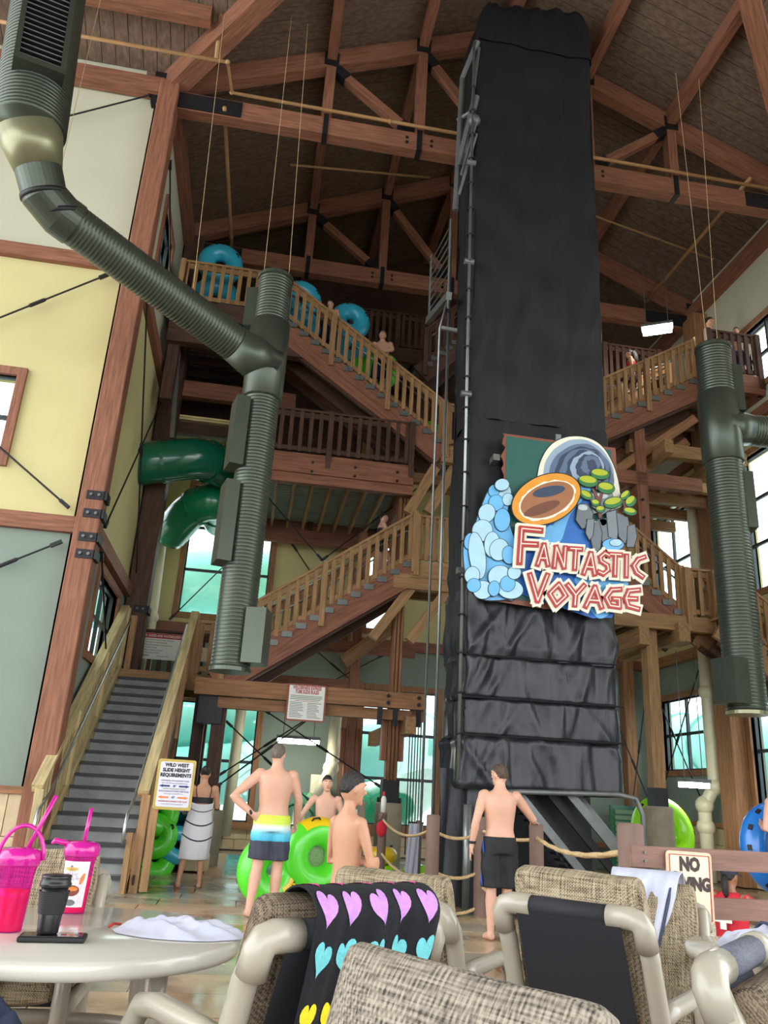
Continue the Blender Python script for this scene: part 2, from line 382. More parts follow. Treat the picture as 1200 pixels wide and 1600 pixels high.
# ---- ceiling: plank decking on the nave and the cross wing, slabs above keep the daylight out
cl = MB()
def slab(a, b, c, d): 
    up = Vector((0,0,.25)); vs = [Vector(p) for p in (a,b,c,d)]; cl.add(vs+[v+up for v in vs], [(3,2,1,0),(4,5,6,7),(0,1,5,4),(1,2,6,5),(2,3,7,6),(3,0,4,7)])
DZ = .32
def nz_(x): return roofz(x)+DZ
YW = Y1-(XM-XL)          # wing ridge line
slab((XL-.5,Y1,nz_(XL-.5)),(XM,Y1,nz_(XM)),(XM,YB+.3,nz_(XM)),(XL-.5,YB+.3,nz_(XL-.5)))
slab((XR+.5,YB+.3,nz_(XR+.5)),(XM,YB+.3,nz_(XM)),(XM,Y1,nz_(XM)),(XR+.5,Y1,nz_(XR+.5)))
zr = nz_(XM)
slab((XL,Y1,nz_(XL)),(XM,YW,zr),(XM,Y1,zr),(XM,Y1,zr)); slab((XR,Y1,nz_(XR)),(XM,Y1,zr),(XM,YW,zr),(XM,YW,zr))
slab((XL,Y1,nz_(XL)),(XL,Y1,nz_(XL)),(-14,Y1,nz_(XL)),(-14,YW,zr)); slab((XL,Y1,nz_(XL)),(-14,YW,zr),(XM,YW,zr),(XM,YW,zr))
slab((XR,Y1,nz_(XR)),(17,YW,zr),(17,Y1,nz_(XR)),(17,Y1,nz_(XR))); slab((XR,Y1,nz_(XR)),(XM,YW,zr),(XM,YW,zr),(17,YW,zr))
slab((XM,YW,zr),(-14,YW,zr),(-14,-.9,nz_(XL)),(17,-.9,nz_(XL))); slab((XM,YW,zr),(17,-.9,nz_(XL)),(17,YW,zr),(17,YW,zr)); slab((17,-10.5,nz_(XL)),(17,-.9,nz_(XL)),(-14,-.9,nz_(XL)),(-14,-10.5,nz_(XL)))  # unseen rear slope and flat roof, added to cut light from above
ceil = struct(cl, 'ceiling', 'roof_plank_x', 'dark stained plank roof over heavy timber trusses', 'ceiling')
PW = .26
def plank(p, q, wdir, ax):
    p = Vector(p); q = Vector(q); wv_ = Vector(wdir)*(PW-.012); dn = Vector((0,0,-.04))
    mb = MB().add([p,q,q+wv_,p+wv_,p+dn,q+dn,q+wv_+dn,p+wv_+dn], [(0,1,2,3),(7,6,5,4),(4,5,1,0),(5,6,2,1),(6,7,3,2),(7,4,0,3)])
    mb.obj('roof_plank', 'roof_plank_'+ax, ceil)
y = 9.0
while y < YB:
    xa = XL-.4 if y >= Y1 else XL+(Y1-y); xb = XR+.4 if y >= Y1 else XR-(Y1-y)
    plank((xa,y,nz_(xa)),(XM,y,zr),(0,1,0),'x'); plank((XM,y,zr),(xb,y,nz_(xb)),(0,1,0),'x'); y += PW
x = -7.5
while x < XM-.3:
    yy = Y1 if x < XL else Y1-(x-XL); plank((x,yy,nz_(XL)+.44*(Y1-yy)),(x,YW+1,zr-.44),(1,0,0),'y'); x += PW
x = XM+1.5
while x < 13:
    yy = Y1 if x > XR else Y1-(XR-x); plank((x,yy,nz_(XR)+.44*(Y1-yy)),(x,YW+1,zr-.44),(1,0,0),'y'); x += PW
# ---- roof trusses
def plate(mb, c, sx, sy, sz): mb.box((c[0]-sx/2,c[1]-sy/2,c[2]-sz/2),(c[0]+sx/2,c[1]+sy/2,c[2]+sz/2))
NODES = (.25, 2.13, XM, 5.75, 7.63)
def truss(y, label):
    t = thing('roof_truss', label, 'truss', (XM,y,13.5))
    timber('bottom_chord', (XL-.2,y,13.68), (XR+.2,y,13.68), .24, .42, t)
    for s, x0 in ((-1,XL-.2),(1,XR+.2)):
        timber('top_chord', (x0,y,roofz(x0)+.02), (XM,y,roofz(XM)+.02), .24, .4, t)
        e = MB(); plate(e, (x0+s*-.75,y,13.68), 1.7, .28, .36); plate(e, (x0+s*-.15,y,14.0), .5, .3, .5); e.obj('end_plate', 'black_steel', t)
    for x in NODES:
        zt = roofz(x); timber('king_post', (x,y,13.75), (x,y,zt), .2, .22, t)
        for pc, pa in (((x,y,13.7),(.1,.29,.5)),((x,y,zt-.02),(.3,.27,.34))): e = MB(); plate(e, pc, *pa); e.obj('node_plate', 'black_steel', t)
    for a, b in ((.25,2.13),(2.13,XM),(7.63,5.75),(5.75,XM)):
        timber('web', (a,y,roofz(a)-.1), (b,y,13.82), .16, .18, t)
        d = Vector((b-a,0,13.82-roofz(a)+.1)).normalized(); p = Vector((a,y,roofz(a)-.1)); q = Vector((b,y,13.82))
        MB().beam(p+d*.1, p+d*.45, .2, .2).obj('web_shoe', 'black_steel', t); MB().beam(q-d*.5, q-d*.1, .2, .2).obj('web_shoe', 'black_steel', t)
        for s in (-.25, .25): 
            e = MB(); e.tube([(b+s,y-.13,13.62),(b+s,y-.11,13.62)], .035, 8); e.tube([(b+s,y-.13,13.74),(b+s,y-.11,13.74)], .035, 8); e.obj('bolt', 'black_steel', t)
    return t
truss(Y1, 'heavy timber roof truss landing on the post of the cream wall')
truss(Y2, 'heavy timber roof truss above the top stair deck with the blue tube')
def roof_beam(name, p, q, wd, ht, label, group=None, kind='red'):
    o = timber(name, p, q, wd, ht, None, kind); return tag(o, label, 'beam', group)
for x in NODES[:2]+NODES[3:]:
    y0 = YW+1+abs(x-XM)*.2
    roof_beam('roof_purlin', (x,7.6,roofz(x)+.12), (x,YB-.1,roofz(x)+.12), .2, .34, 'lengthwise roof purlin on the %s truss node counted from the %s' % ({.25:('first','cream wall post'),2.13:('second','cream wall post'),5.75:('second','right window wall'),7.63:('first','right window wall')}[x]), 'purlins under the roof planks')
roof_beam('ridge_beam', (XM,6.2,roofz(XM)+.1), (XM,YB-.1,roofz(XM)+.1), .24, .4, 'ridge beam along the top of the roof')
for x, s in ((XL,1),(XR,-1)):
    roof_beam('valley_beam', (x-s*.05,Y1+.05,roofz(XL)-.02), (XM-s*.3,YW+.3,roofz(XM)-.15), .34, .5, ('diagonal valley beam rising from the post at the cream wall','diagonal valley beam rising from the wall behind the twin green ducts')[s<0])
    roof_beam('eave_beam', (x+s*.12,Y1+.2,13.86), (x+s*.12,YB,13.86), .22, .34, ('eave beam along the top of the receding wall','eave beam along the top of the window wall at the right')[s<0])
roof_beam('wing_purlin', (-12,11.35,14.7), (-2.05,11.35,14.7), .2, .34, 'timber purlin of the side wing above the cream wall')
roof_beam('wing_eave_beam', (-13,Y1-.12,13.86), (XL-.1,Y1-.12,13.86), .22, .36, 'eave beam capping the cream wall')
# ---- timber posts on the wall lines
def post(x, y, z0, z1, sx, sy, label, kind='red', brackets=()):
    t = thing('timber_post', label, 'post', (x,y,z0))
    b = MB().box((x-sx/2,y-sy/2,z0),(x+sx/2,y+sy/2,z1)); bevel(b.obj('shaft', 'wood_%s_z' % kind, t), .015, 1)
    for z in brackets:
        e = MB(); e.box((x+sx/2-.26,y-sy/2-.02,z-.07),(x+sx/2+.012,y-sy/2,z+.07)); e.box((x+sx/2,y-sy/2-.02,z-.07),(x+sx/2+.05,y+sy/2-.1,z+.07)); e.obj('bracket_plate', 'black_steel', t)
        for dx in (.07,.19): MB().tube([(x+sx/2-dx,y-sy/2-.05,z),(x+sx/2-dx,y-sy/2,z)], .025, 6).obj('bolt', 'dull_steel', t)
    return t
post(XL+.02, Y1-.08, 0, 14.0, .36, .36, 'tall brown timber post at the corner of the cream wall', brackets=(4.55,4.82,5.2,5.5))
post(XL+.26, Y2, 0, 14.0, .44, .46, 'dark brown timber post behind the top of the entrance stairs', 'dark', (4.7,))
post(XR-.16, 16.6, 0, 13.6, .42, .6, 'broad timber post on the window wall beside the cream drain pipe', 'orange')
post(XR-.2, Y1, 0, 14.0, .5, .5, 'timber post on the window wall behind the green duct', 'orange')
post(9.85, YB-.18, 0, 13.6, .3, .3, 'orange timber post in the back corner beside the green wall', 'orange')
post(2.45, YB-.18, 0, 13.6, .32, .3, 'timber post on the back wall beside the lower window', 'orange')
# ---- tie rods on the walls
def rod(p, q, label, r=.016, buckle=.5, group=None):
    t = thing('tie_rod', label, 'tie rod', p, 0, group)
    p = Vector(p); q = Vector(q); d = (q-p).normalized()
    MB().tube([p,q], r, 8).obj('rod', 'black_steel', t)
    m = p+(q-p)*buckle; MB().tube([m-d*.16,m-d*.12,m+d*.12,m+d*.16], [r,r*2,r*2,r], 8).obj('turnbuckle', 'black_steel', t)
    for e, s in ((p,1),(q,-1)): MB().beam(e, e+d*s*.18, .055, .055).obj('clevis', 'black_steel', t)
    return t
YF = Y1-.12
rod((XL-.2,YF,13.75),(-9,YF,10.1),'steel tie rod crossing the cream band of the wall', buckle=.8)
rod((-3.2,YF,9.6),(-9,YF,5.4),'steel tie rod with turnbuckle crossing the top of the yellow band', buckle=.18)
rod((-3.1,YF,5.3),(-9,YF,9.6),'steel tie rod crossing the bottom of the yellow band', buckle=.7)
rod((-3.1,YF,4.75),(-9,YF,1.3),'steel tie rod with turnbuckle on the grey-green wall', buckle=.12)
XF = XL+.16
for a, b, lb in (((12.9,9.7),(17,5.2),'steel tie rod falling across the receding yellow wall'),((12.9,5.2),(16.8,9.7),'steel tie rod rising across the receding yellow wall'),((12.8,12.6),(17,10.1),'steel tie rod across the receding cream wall by the small window'),((13,4.8),(17,2.0),'steel tie rod below the window behind the entrance stairs')):
    rod((XF,a[0],a[1]),(XF,b[0],b[1]),lb)
for i, (a, b) in enumerate((((-2.2,5.2),(1.2,9.6)),((2.4,5.2),(-1,9.6)))): rod((a[0],YB-.2,a[1]),(b[0],YB-.2,b[1]),('steel tie rod crossing the yellow back wall below the tall window','steel tie rod on the yellow back wall behind the wooden deck')[i])
XG = XR-.2
rod((XG,17.7,1.3),(XG,20.2,4.8),'steel tie rod rising across the right lower window', buckle=.55); rod((XG,20.2,1.3),(XG,17.5,4.8),'steel tie rod falling across the right lower window', buckle=.5)
# ---- outside: pale ground, outdoor slides
g = MB(); g.box((-60,YB+1,-.6),(70,90,-.3)); g.box((XR+1,-30,-.6),(70,YB+1,-.3)); g.box((-60,-60,-.6),(XR+1,-11,-.45))
struct(g, 'ground', 'snow_ground', 'pale ground outside the windows', 'ground')
def slide_tube(name, pts, r, m, label, seg=20, group=None, flange=1.6):
    from mathutils.geometry import interpolate_bezier
    P = [Vector(p) for p in pts]; out = []
    for i in range(len(P)-1):
        a, b = P[i], P[i+1]; ta = (P[i+1]-P[max(i-1,0)])*.17 if i else (b-a)*.33; tb = (P[min(i+2,len(P)-1)]-P[i])*.17
        out += interpolate_bezier(a, a+ta, b-tb, b, 10)[:-1 if i < len(P)-2 else 10]
    t = thing(name, label, 'water slide', P[0], 0, group)
    MB().tube(out, r, seg).obj('slide_tube', m, t, True)
    acc = 0
    for i in range(1, len(out)-1):
        acc += (out[i]-out[i-1]).length
        if acc > flange:
            acc = 0; d = (out[i+1]-out[i-1]).normalized(); MB().tube([out[i]-d*.035, out[i]+d*.035], r*1.07, seg).obj('flange', m, t)
    return t
slide_tube('outdoor_slide', [(-6,25.5,6.6),(-2,24.6,7.2),(1.5,25.4,7.6),(3,29,8.2)], 1.05, 'slide_aqua', 'pale aqua outdoor slide tube seen through the tall yellow-wall window')
slide_tube('outdoor_slide', [(-5,24,1.2),(-.5,23.6,1.7),(3,24,2.4),(6,25.5,3.2)], .8, 'slide_aqua', 'pale aqua outdoor slide tube seen through the lower back windows')
slide_tube('outdoor_slide', [(-6,25,2.6),(-2,24.4,3.0),(1.2,25.2,3.5),(2.2,28,4)], .8, 'slide_aqua', 'second aqua outdoor slide tube stacked above the lower one at the left back window')
slide_tube('outdoor_slide', [(2,28,.3),(5,27,1.2),(8,27.5,4.4),(11,30,6)], .8, 'slide_light', 'green outdoor slide tube behind the bare trees', flange=2.2)
slide_tube('outdoor_slide', [(15.5,32,3.4),(14.6,26,3.6),(14.8,20,3.0),(16,11,2.8)], .95, 'slide_aqua', 'pale aqua outdoor slide tube outside the right windows')
mat('bark_grey', L(128,120,112), .9, na=.2)
def bare_tree(x, y, h, label):
    t = MB(); rnd = random.Random(int(x*10+y))
    def br(p, d, l, r, n):
        q = p+d*l; t.tube([p,q], [r,r*.6], 5)
        if n:
            for _ in range(3):
                br(p+d*l*rnd.uniform(.5,1), (d+Vector((rnd.uniform(-.8,.8),rnd.uniform(-.8,.8),rnd.uniform(-.1,.5)))).normalized(), l*.62, r*.5, n-1)
    br(Vector((x,y,-.3)), Vector((0,0,1)), h*.45, .1, 4)
    tag(t.obj('bare_tree', 'bark_grey'), label, 'tree', 'bare winter trees outside')
for x, y in ((1.8,32),(6.0,33),(10.6,35.5),(-2.4,34),(14.8,37)): bare_tree(x, y, 8, 'leafless grey tree standing outside beyond the back windows')
# ================================================================== stairs and decks
_bal = {}
def railing(t, p0, p1, h=1.0, kind='tan', sp=.165, posts=True, bw=.085, two=True):
    """rail along a nosing / floor line: top rail, bottom rail, balusters, posts; every piece a part of t"""
    p0 = Vector(p0); p1 = Vector(p1); d = p1-p0; hl = Vector((d.x,d.y,0)).length; up = Vector((0,0,1))
    ax = 'x' if abs(d.x) > abs(d.y) else 'y'; k = (h, kind, ax, bw)
    timber('top_rail', p0+up*h, p1+up*h, .13, .05, t, kind)
    timber('under_rail', p0+up*(h-.1), p1+up*(h-.1), .045, .12, t, kind)
    timber('bottom_rail', p0+up*.12, p1+up*.12, .045, .1, t, kind)
    if k not in _bal:
        a, b = (bw/2, .02) if ax == 'x' else (.02, bw/2)
        _bal[k] = MB().box((-a,-b,.04),(a,b,h-.03)).mesh('baluster', 'wood_%s_z' % kind)
        _bal[k+('p',)] = MB().box((-.055,-.06,-.3),(.055,.06,h+.02)).mesh('rail_post', 'wood_%s_z' % kind)
    n = max(2, int(hl/sp)); off = Vector((0,-.035,0)) if ax == 'x' else Vector((.035,0,0))
    for i in range(n):
        inst('baluster', _bal[k], p0+d*((i+.5)/n)+off, t)
    if posts:
        m = max(1, round(hl/1.5))
        for i in range(m+1): inst('rail_post', _bal[k+('p',)], p0+d*(i/m)+off*1.4, t)
def flight_x(name, label, x0, z0, x1, z1, ya, yb, kind='tan', skind='red', n=None, rails=(True,True), ends=True):
    """staircase running along X between two stringers"""
    t = thing(name, label, 'staircase', (x0,ya,min(z0,z1)-.5)); n = n or max(3, round(abs(z1-z0)/.185)); s = 1 if x1 > x0 else -1
    for y in (ya, yb):
        timber('stringer', (x0-s*.1,y,z0-.22), (x1,y,z1-.22), .09, .5, t, skind)
        timber('stringer_ledger', (x0-s*.1,y+(.06 if y == ya else -.06),z0-.52), (x1,y+(.06 if y == ya else -.06),z1-.52), .07, .1, t, 'dark')
    timber('cleat_beam', (x0,(ya+yb)/2,z0-.5), (x1,(ya+yb)/2,z1-.5), .1, .3, t, 'dark')
    dx = (x1-x0)/n; dz = (z1-z0)/n
    me = MB().box((-abs(dx)*.62,ya+.04,-.045),(abs(dx)*.62,yb-.04,0)).mesh('tread', 'wood_tan_y')
    me2 = MB().box((-.1,-.03,-.16),(.1,.03,-.05)).mesh('tread_bracket', 'dull_steel')
    for i in range(n):
        p = (x0+dx*(i+.5), 0, z0+dz*(i+.5)+abs(dz)*.5); inst('tread', me, p, t); inst('tread_bracket', me2, (p[0], ya-.05, p[2]), t)
    for y, f in ((ya,rails[0]),(yb,rails[1])):
        if f: railing(t, (x0,y,z0+.04), (x1,y,z1+.04), 1.0, kind); MB().tube([(x0,y+(.08 if y == ya else -.08),z0+.78),(x1,y+(.08 if y == ya else -.08),z1+.78)], .02, 8).obj('handrail', 'galvanised', t, True)
    return t
def corrugated(x0, x1, y0, y1, z, along='x', amp=.02, per=.16):
    n = int(((y1-y0) if along == 'x' else (x1-x0))/per*4); mb = MB(); vs = []
    for i in range(n+1):
        c = i/n; dz = amp*(1 if (i % 4) in (0,1) else -1)
        if along == 'x': y = y0+(y1-y0)*c; vs += [(x0,y,z+dz),(x1,y,z+dz)]
        else: x = x0+(x1-x0)*c; vs += [(x,y0,z+dz),(x,y1,z+dz)]
    m = len(vs); vs += [(v[0],v[1],z+.06) for v in vs]
    fs = [(2*i,2*i+1,2*i+3,2*i+2) for i in range(n)]+[(m+2*i,m+2*i+2,m+2*i+3,m+2*i+1) for i in range(n)]
    fs += [(2*i,2*i+2,m+2*i+2,m+2*i) for i in range(n)]+[(2*i+3,2*i+1,m+2*i+1,m+2*i+3) for i in range(n)]+[(1,0,m,m+1),(2*n,2*n+1,m+2*n+1,m+2*n)]
    return mb.add(vs, fs)
mat('metal_deck', L(150,160,155), .5, .5, na=.15, ns=3)
def platform(name, label, x0, x1, y0, y1, z, fascia=.4, jk='tan', fk='red', jn=None, jy=True, sheet='metal_deck'):
    t = thing(name, label, 'deck', (x0,y0,z-fascia))
    corrugated(x0,x1,y0,y1,z-.08,'x' if jy else 'y').obj('deck_sheet', sheet, t)
    for a, b in (((x0-.05,y0,z-fascia/2),(x1+.05,y0,z-fascia/2)),((x0-.05,y1,z-fascia/2),(x1+.05,y1,z-fascia/2)),((x0,y0,z-fascia/2),(x0,y1,z-fascia/2)),((x1,y0,z-fascia/2),(x1,y1,z-fascia/2))):
        timber('rim_beam', a, b, .14, fascia, t, fk)
    if jy:
        n = jn or int((x1-x0)/.5)
        for i in range(1, n): x = x0+(x1-x0)*i/n; timber('joist', (x,y0+.07,z-.2), (x,y1-.07,z-.2), .07, .2, t, jk)
    else:
        n = jn or int((y1-y0)/.5)
        for i in range(1, n): y = y0+(y1-y0)*i/n; timber('joist', (x0+.07,y,z-.2), (x1-.07,y,z-.2), .07, .2, t, jk)
    return t
# ---- entrance stairs (run back along Y) with closed grey risers
ZA, NA, YA0, YA1 = 3.4, 19, 11.75, 16.3
XA0, XA1 = -2.52, -1.4
t = thing('entrance_staircase', 'steep grey staircase between pale wooden railings beside the corner post', 'staircase', (-1.95,YA0,0))
rise = ZA/NA; run = (YA1-YA0)/(NA-1)
mt = MB().box((XA0,-.03,-.04),(XA1,run,0)).mesh('tread', 'tread_grey'); mr_ = MB().box((XA0,0,-rise+.001),(XA1,.03,-.04)).mesh('riser', 'tread_grey'); mn = MB().box((XA0,-.045,-.045),(XA1,.0,.004)).mesh('nosing', 'nosing_dark')
for i in range(NA):
    z = rise*(i+1); y = YA0+run*i
    inst('tread', mt, (0,y,z), t); inst('riser', mr_, (0,y,z), t); inst('nosing', mn, (0,y,z), t)
def slope(y): return ZA*(y-YA0)/(YA1-YA0)+rise
for x, s in ((XA0-.05,-1),(XA1+.05,1)):
    k = 'pale' if s < 0 else 'tan'
    timber('stringer', (x,YA0-.05,slope(YA0)-.26), (x,YA1,ZA-.08), .08, .36, t, k)
    p0 = Vector((x+s*.07,YA0-.02,.12)); p1 = Vector((x+s*.07,YA1,slope(YA1)-.05))
    railing(t, p0, p1, 1.05, 'pale' if s < 0 else 'tan', .15, True, .1)
    timber('cap_rail', p0+Vector((0,0,1.1)), p1+Vector((0,0,1.1)), .15, .05, t, 'pale')
    xi = x-s*.06
    pts = [(xi,YA0-.16,.62),(xi,YA0-.32,.60),(xi,YA0-.36,.78),(xi,YA0-.3,.95),(xi,YA0-.1,1.02),(xi,YA0+.2,slope(YA0+.2)+.83),(xi,YA1,slope(YA1)+.78)]
    MB().tube(pts, .022, 10).obj('handrail', 'galvanised', t, True)
    MB().beam((x,YA0-.17,0),(x,YA0-.17,.72), .07, .09).obj('newel_foot', 'wood_tan_z', t)
timber('side_board', (XA1+.16,YA0-.05,.05), (XA1+.16,YA1-.9,ZA-.6), .03, .3, t, 'dark')
# landing of the entrance stairs
t = platform('stair_landing', 'wooden landing at the head of the grey entrance stairs', -2.62, -.55, YA1+.02, 17.85, ZA, .3, jk='tan', fk='tan')
railing(t, (-2.55,17.8,ZA), (-.6,17.8,ZA), 1.05, 'dark', .2); railing(t, (-2.5,YA1+.1,ZA), (-2.5,17.7,ZA), 1.05, 'tan')
railing(t, (-1.2,YA1+.05,ZA), (-.6,YA1+.05,ZA), 1.05, 'tan')
for x, y in ((-.95,YA1+.2),(-.95,17.7)):
    MB().box((x-.11,y-.11,0),(x+.11,y+.11,ZA-.15)).obj('landing_post', 'wood_dark_z', t)
# ---- middle flight rising to the right, landing, upper deck, upper flight
YT, YTb = 15.6, 17.0
flight_x('wooden_staircase', 'open wooden staircase climbing from the entrance landing towards the black tower', -.6, 3.4, 3.0, 5.95, YT, YTb)
t = platform('corner_landing', 'small wooden landing where the middle stairs meet the black tower', 3.0, 4.7, YT, YTb+.4, 5.93, .35, fk='tan', jy=False)
railing(t, (3.05,YT,5.93), (4.6,YT,5.93), 1.0, 'tan', .14)
for x in (3.0, 3.75): timber('knee_brace', (x-.75,YT+.1,4.3), (x+.1,YT+.1,5.55), .16, .2, t, 'tan')
timber('bracket_beam', (2.6,YT+.05,5.5), (4.4,YT+.05,5.5), .2, .3, t, 'tan')
t = platform('upper_deck', 'wide wooden deck with corrugated metal underside above the middle stairs', -.75, 2.86, YT, 19.9, 8.03, .66, jk='tan', fk='red', jn=9)
railing(t, (-.7,YT-.02,8.03), (2.84,YT-.02,8.03), 1.0, 'dark', .2); railing(t, (-.7,19.8,8.03), (2.8,19.8,8.03), 1.0, 'dark', .3)
timber('fascia_board', (-.8,YT-.1,7.72), (2.9,YT-.1,7.72), .05, .3, t, 'red')
for i in range(3):
    for z in (7.82,7.62): MB().tube([(.75+.9*i,YT-.15,z),(.75+.9*i,YT-.12,z)], .03, 8).obj('bolt', 'black_steel', t)
flight_x('wooden_staircase', 'upper wooden staircase with riders and blue tubes descending to the tower', -.35, 11.35, 3.55, 8.62, YT-.02, YTb, rails=(True,True))
t = platform('top_deck', 'top wooden deck holding the lone blue tube under the roof', -2.55, -.35, YT, 19.5, 11.35, .42, fk='dark', jk='dark', jy=False)
railing(t, (-2.5,YT,11.35), (-.35,YT,11.35), 1.0, 'tan', .19); railing(t, (-2.5,YT,11.35), (-2.5,19.4,11.35), 1.0, 'dark', .3)
timber('girder', (-2.6,YT+.05,10.55), (.6,YT+.05,10.55), .22, .5, t, 'dark'); timber('girder', (-2.6,YT+1.6,10.0), (.3,YT+1.6,10.0), .2, .4, t, 'red')
for x in (-2.45, -.2): MB().box((x-.12,YT+.1,9.0),(x+.12,YT+.34,11)).obj('deck_post', 'wood_dark_z', t)
t = platform('rear_walkway', 'dark wooden walkway with slat railing behind the upper stairs', -.2, 4.4, 18.4, 19.9, 12.6, .4, fk='dark', jk='dark')
railing(t, (-.1,18.4,12.6), (4.3,18.4,12.6), 1.05, 'dark', .17)
t = platform('tower_landing', 'wooden landing at the foot of the upper stairs behind the tower', 3.55, 5.6, YT, YTb+.4, 8.62, .4, fk='tan', jk='tan')
railing(t, (3.6,YT,8.62), (4.6,YT,8.62), 1.0, 'tan')
for a, b in (((2.85,YT+.1,7.0),(3.5,YT+.1,8.3)),((2.95,YT+.3,7.9),(4.4,YT+.3,7.9)),((3.3,YT+.2,7.1),(3.9,YT+.2,8.3))): timber('knee_brace', a, b, .16, .22, t, 'tan')
flight_x('wooden_staircase', 'short dark stair flight rising to the start gate beside the tower', 3.3, 11.2, 4.6, 12.6, 16.8, 17.8, 'dark', 'dark', rails=(True,False))
mat('ribbed_tan', L(228,208,152), .6, na=.15, ns=3)
t = thing('under_deck_soffit', 'tan ribbed metal soffit of the walkway behind the olive duct', 'soffit', (-2.5,17.2,9.2))
corrugated(-2.5,-.2,17.2,19.9,9.3,'x',.02,.14).obj('ribbed_sheet', 'ribbed_tan', t)
for z, y in ((9.1,17.4),(9.1,18.5)): timber('cross_beam', (-2.5,y,z), (-.2,y,z), .16, .3, t, 'dark')
for i in range(3): timber('batten', (-1.9+.6*i,17.4,9.2), (-1.9+.6*i,19.8,9.2), .06, .1, t, 'tan')
t = thing('steel_strut', 'grey steel strut leaning under the top deck', 'strut', (-2.35,16.2,8.4)); MB().beam((-2.25,16.2,8.3),(-2.4,16.2,10.4), .09, .12).obj('bar', 'dull_steel', t)
# ---- lower frame: header beam, posts on round plinths, back frame
def plinth_post(x, y, zp, z1, label, r=.26, wd=.22, kind='red', pipes=True, knee=True):
    t = thing('plinth_post', label, 'post', (x,y,0))
    MB().lathe([(r,0),(r,zp-.02),(r-.02,zp)], (x,y,0), 20).obj('plinth', 'plinth', t, False)
    MB().box((x-wd/2,y-wd/2,zp),(x+wd/2,y+wd/2,z1)).obj('shaft', 'wood_%s_z' % kind, t)
    MB().box((x-wd/2-.05,y-wd/2-.05,zp),(x+wd/2+.05,y+wd/2+.05,zp+.42)).obj('steel_shoe', 'black_steel', t)
    for i in range(4): MB().tube([(x+(.18 if i%2 else -.18),y+(.18 if i//2 else -.18),zp),(x+(.18 if i%2 else -.18),y+(.18 if i//2 else -.18),zp+.09)], .025, 6).obj('anchor_bolt', 'black_steel', t)
    if pipes:
        for i in range(3): MB().tube([(x-.07+.07*i,y-wd/2-.04,zp+.4),(x-.07+.07*i,y-wd/2-.04,z1)], .025, 8).obj('conduit', 'wood_orange_z', t, True)
    if knee:
        for s in (-1,1): timber('knee_block', (x+s*(wd/2+.06),y,2.0), (x+s*(wd/2+.06),y,2.75), .1, .2, t, kind)
    return t
plinth_post(2.8, YT+.35, 1.24, 7.4, 'pipe-clad timber post on a round plinth beside the hanging cables')
plinth_post(2.3, 18.6, 1.15, 7.4, 'timber post on a plinth behind the boy with folded arms', r=.24, pipes=False)
plinth_post(-.55, 15.9, .95, 2.9, 'black steel-shod post under the beam beside the entrance stairs', r=.28, wd=.26, kind='dark', pipes=False, knee=False)
t = thing('header_beam', 'double timber header beam carrying the white rules board', 'beam', (-1.0,YT,2.85))
timber('upper_beam', (-1.05,YT-.05,3.1), (3.35,YT-.05,3.1), .2, .3, t, 'orange'); timber('lower_beam', (-.6,YT+.1,2.84), (3.1,YT+.1,2.84), .2, .2, t, 'orange')
timber('end_board', (3.1,YT+.16,3.0), (3.4,YT+.16,3.0), .12, .5, t, 'orange')
for x in (2.6, 3.2):
    for z in (3.04,3.17): MB().tube([(x,YT-.19,z),(x,YT-.14,z)], .035, 8).obj('bolt', 'black_steel', t)
for x in (2.45, 2.75, 3.2): MB().box((x-.05,YT-.17,2.62),(x+.05,YT-.15,2.95)).obj('strap', 'black_steel', t)
MB().box((-.95,YT+.02,2.45),(-.5,YT+.42,2.95)).obj('steel_saddle', 'black_steel', t)
tag(timber('cross_beam', (3.05,YT-.2,2.65), (3.05,20.2,2.65), .2, .32, None, 'tan'), 'pale timber cross beam running back from the header beam end', 'beam')
t = thing('timber_support', 'timber frame of two rails behind the middle stairs', 'support', (.1,18.6,3.6))
timber('rail', (.9,18.6,4.58), (3.7,18.6,4.58), .16, .26, t, 'red'); timber('rail', (-.3,18.6,3.7), (2.5,18.6,3.7), .16, .24, t, 'red'); timber('brace', (2.0,18.4,4.2), (3.2,18.4,5.2), .16, .3, t, 'tan')
for a, b, lb in ((((.26,2.9),(2.83,1.51)),17,'black brace rod running down to the pipe-clad plinth post'),(((-.48,1.55),(1.44,2.95)),17.05,'black brace rod rising from the steel-shod post'),(((-.45,2.62),(1.45,1.13)),17.1,'black brace rod falling behind the man in striped trunks'),(((-.5,1.3),(1.3,2.8)),15.85,'thin black brace rod rising beside its twin from the steel-shod post'),
    (((-.35,7.86),(1.25,6.25)),17.3,'black brace rod falling under the wide corrugated deck'),(((1.24,6.25),(3.62,8.5)),17.3,'black brace rod rising under the wide corrugated deck'),(((1.6,3.65),(3.0,4.5)),18.6,'black brace rod rising behind the header beam end'),(((1.3,4.5),(2.4,3.72)),18.6,'short black brace rod behind the middle stairs'),(((8.23,1.4),(8.71,3.95)),17,'black brace rod on the green wall beside the tower'),(((8.0,3.2),(8.77,1.33)),17.1,'black brace rod falling to the plinth behind the lime tube')):
    rod((a[0][0],b,a[0][1]), (a[1][0],b,a[1][1]), lb, .014)
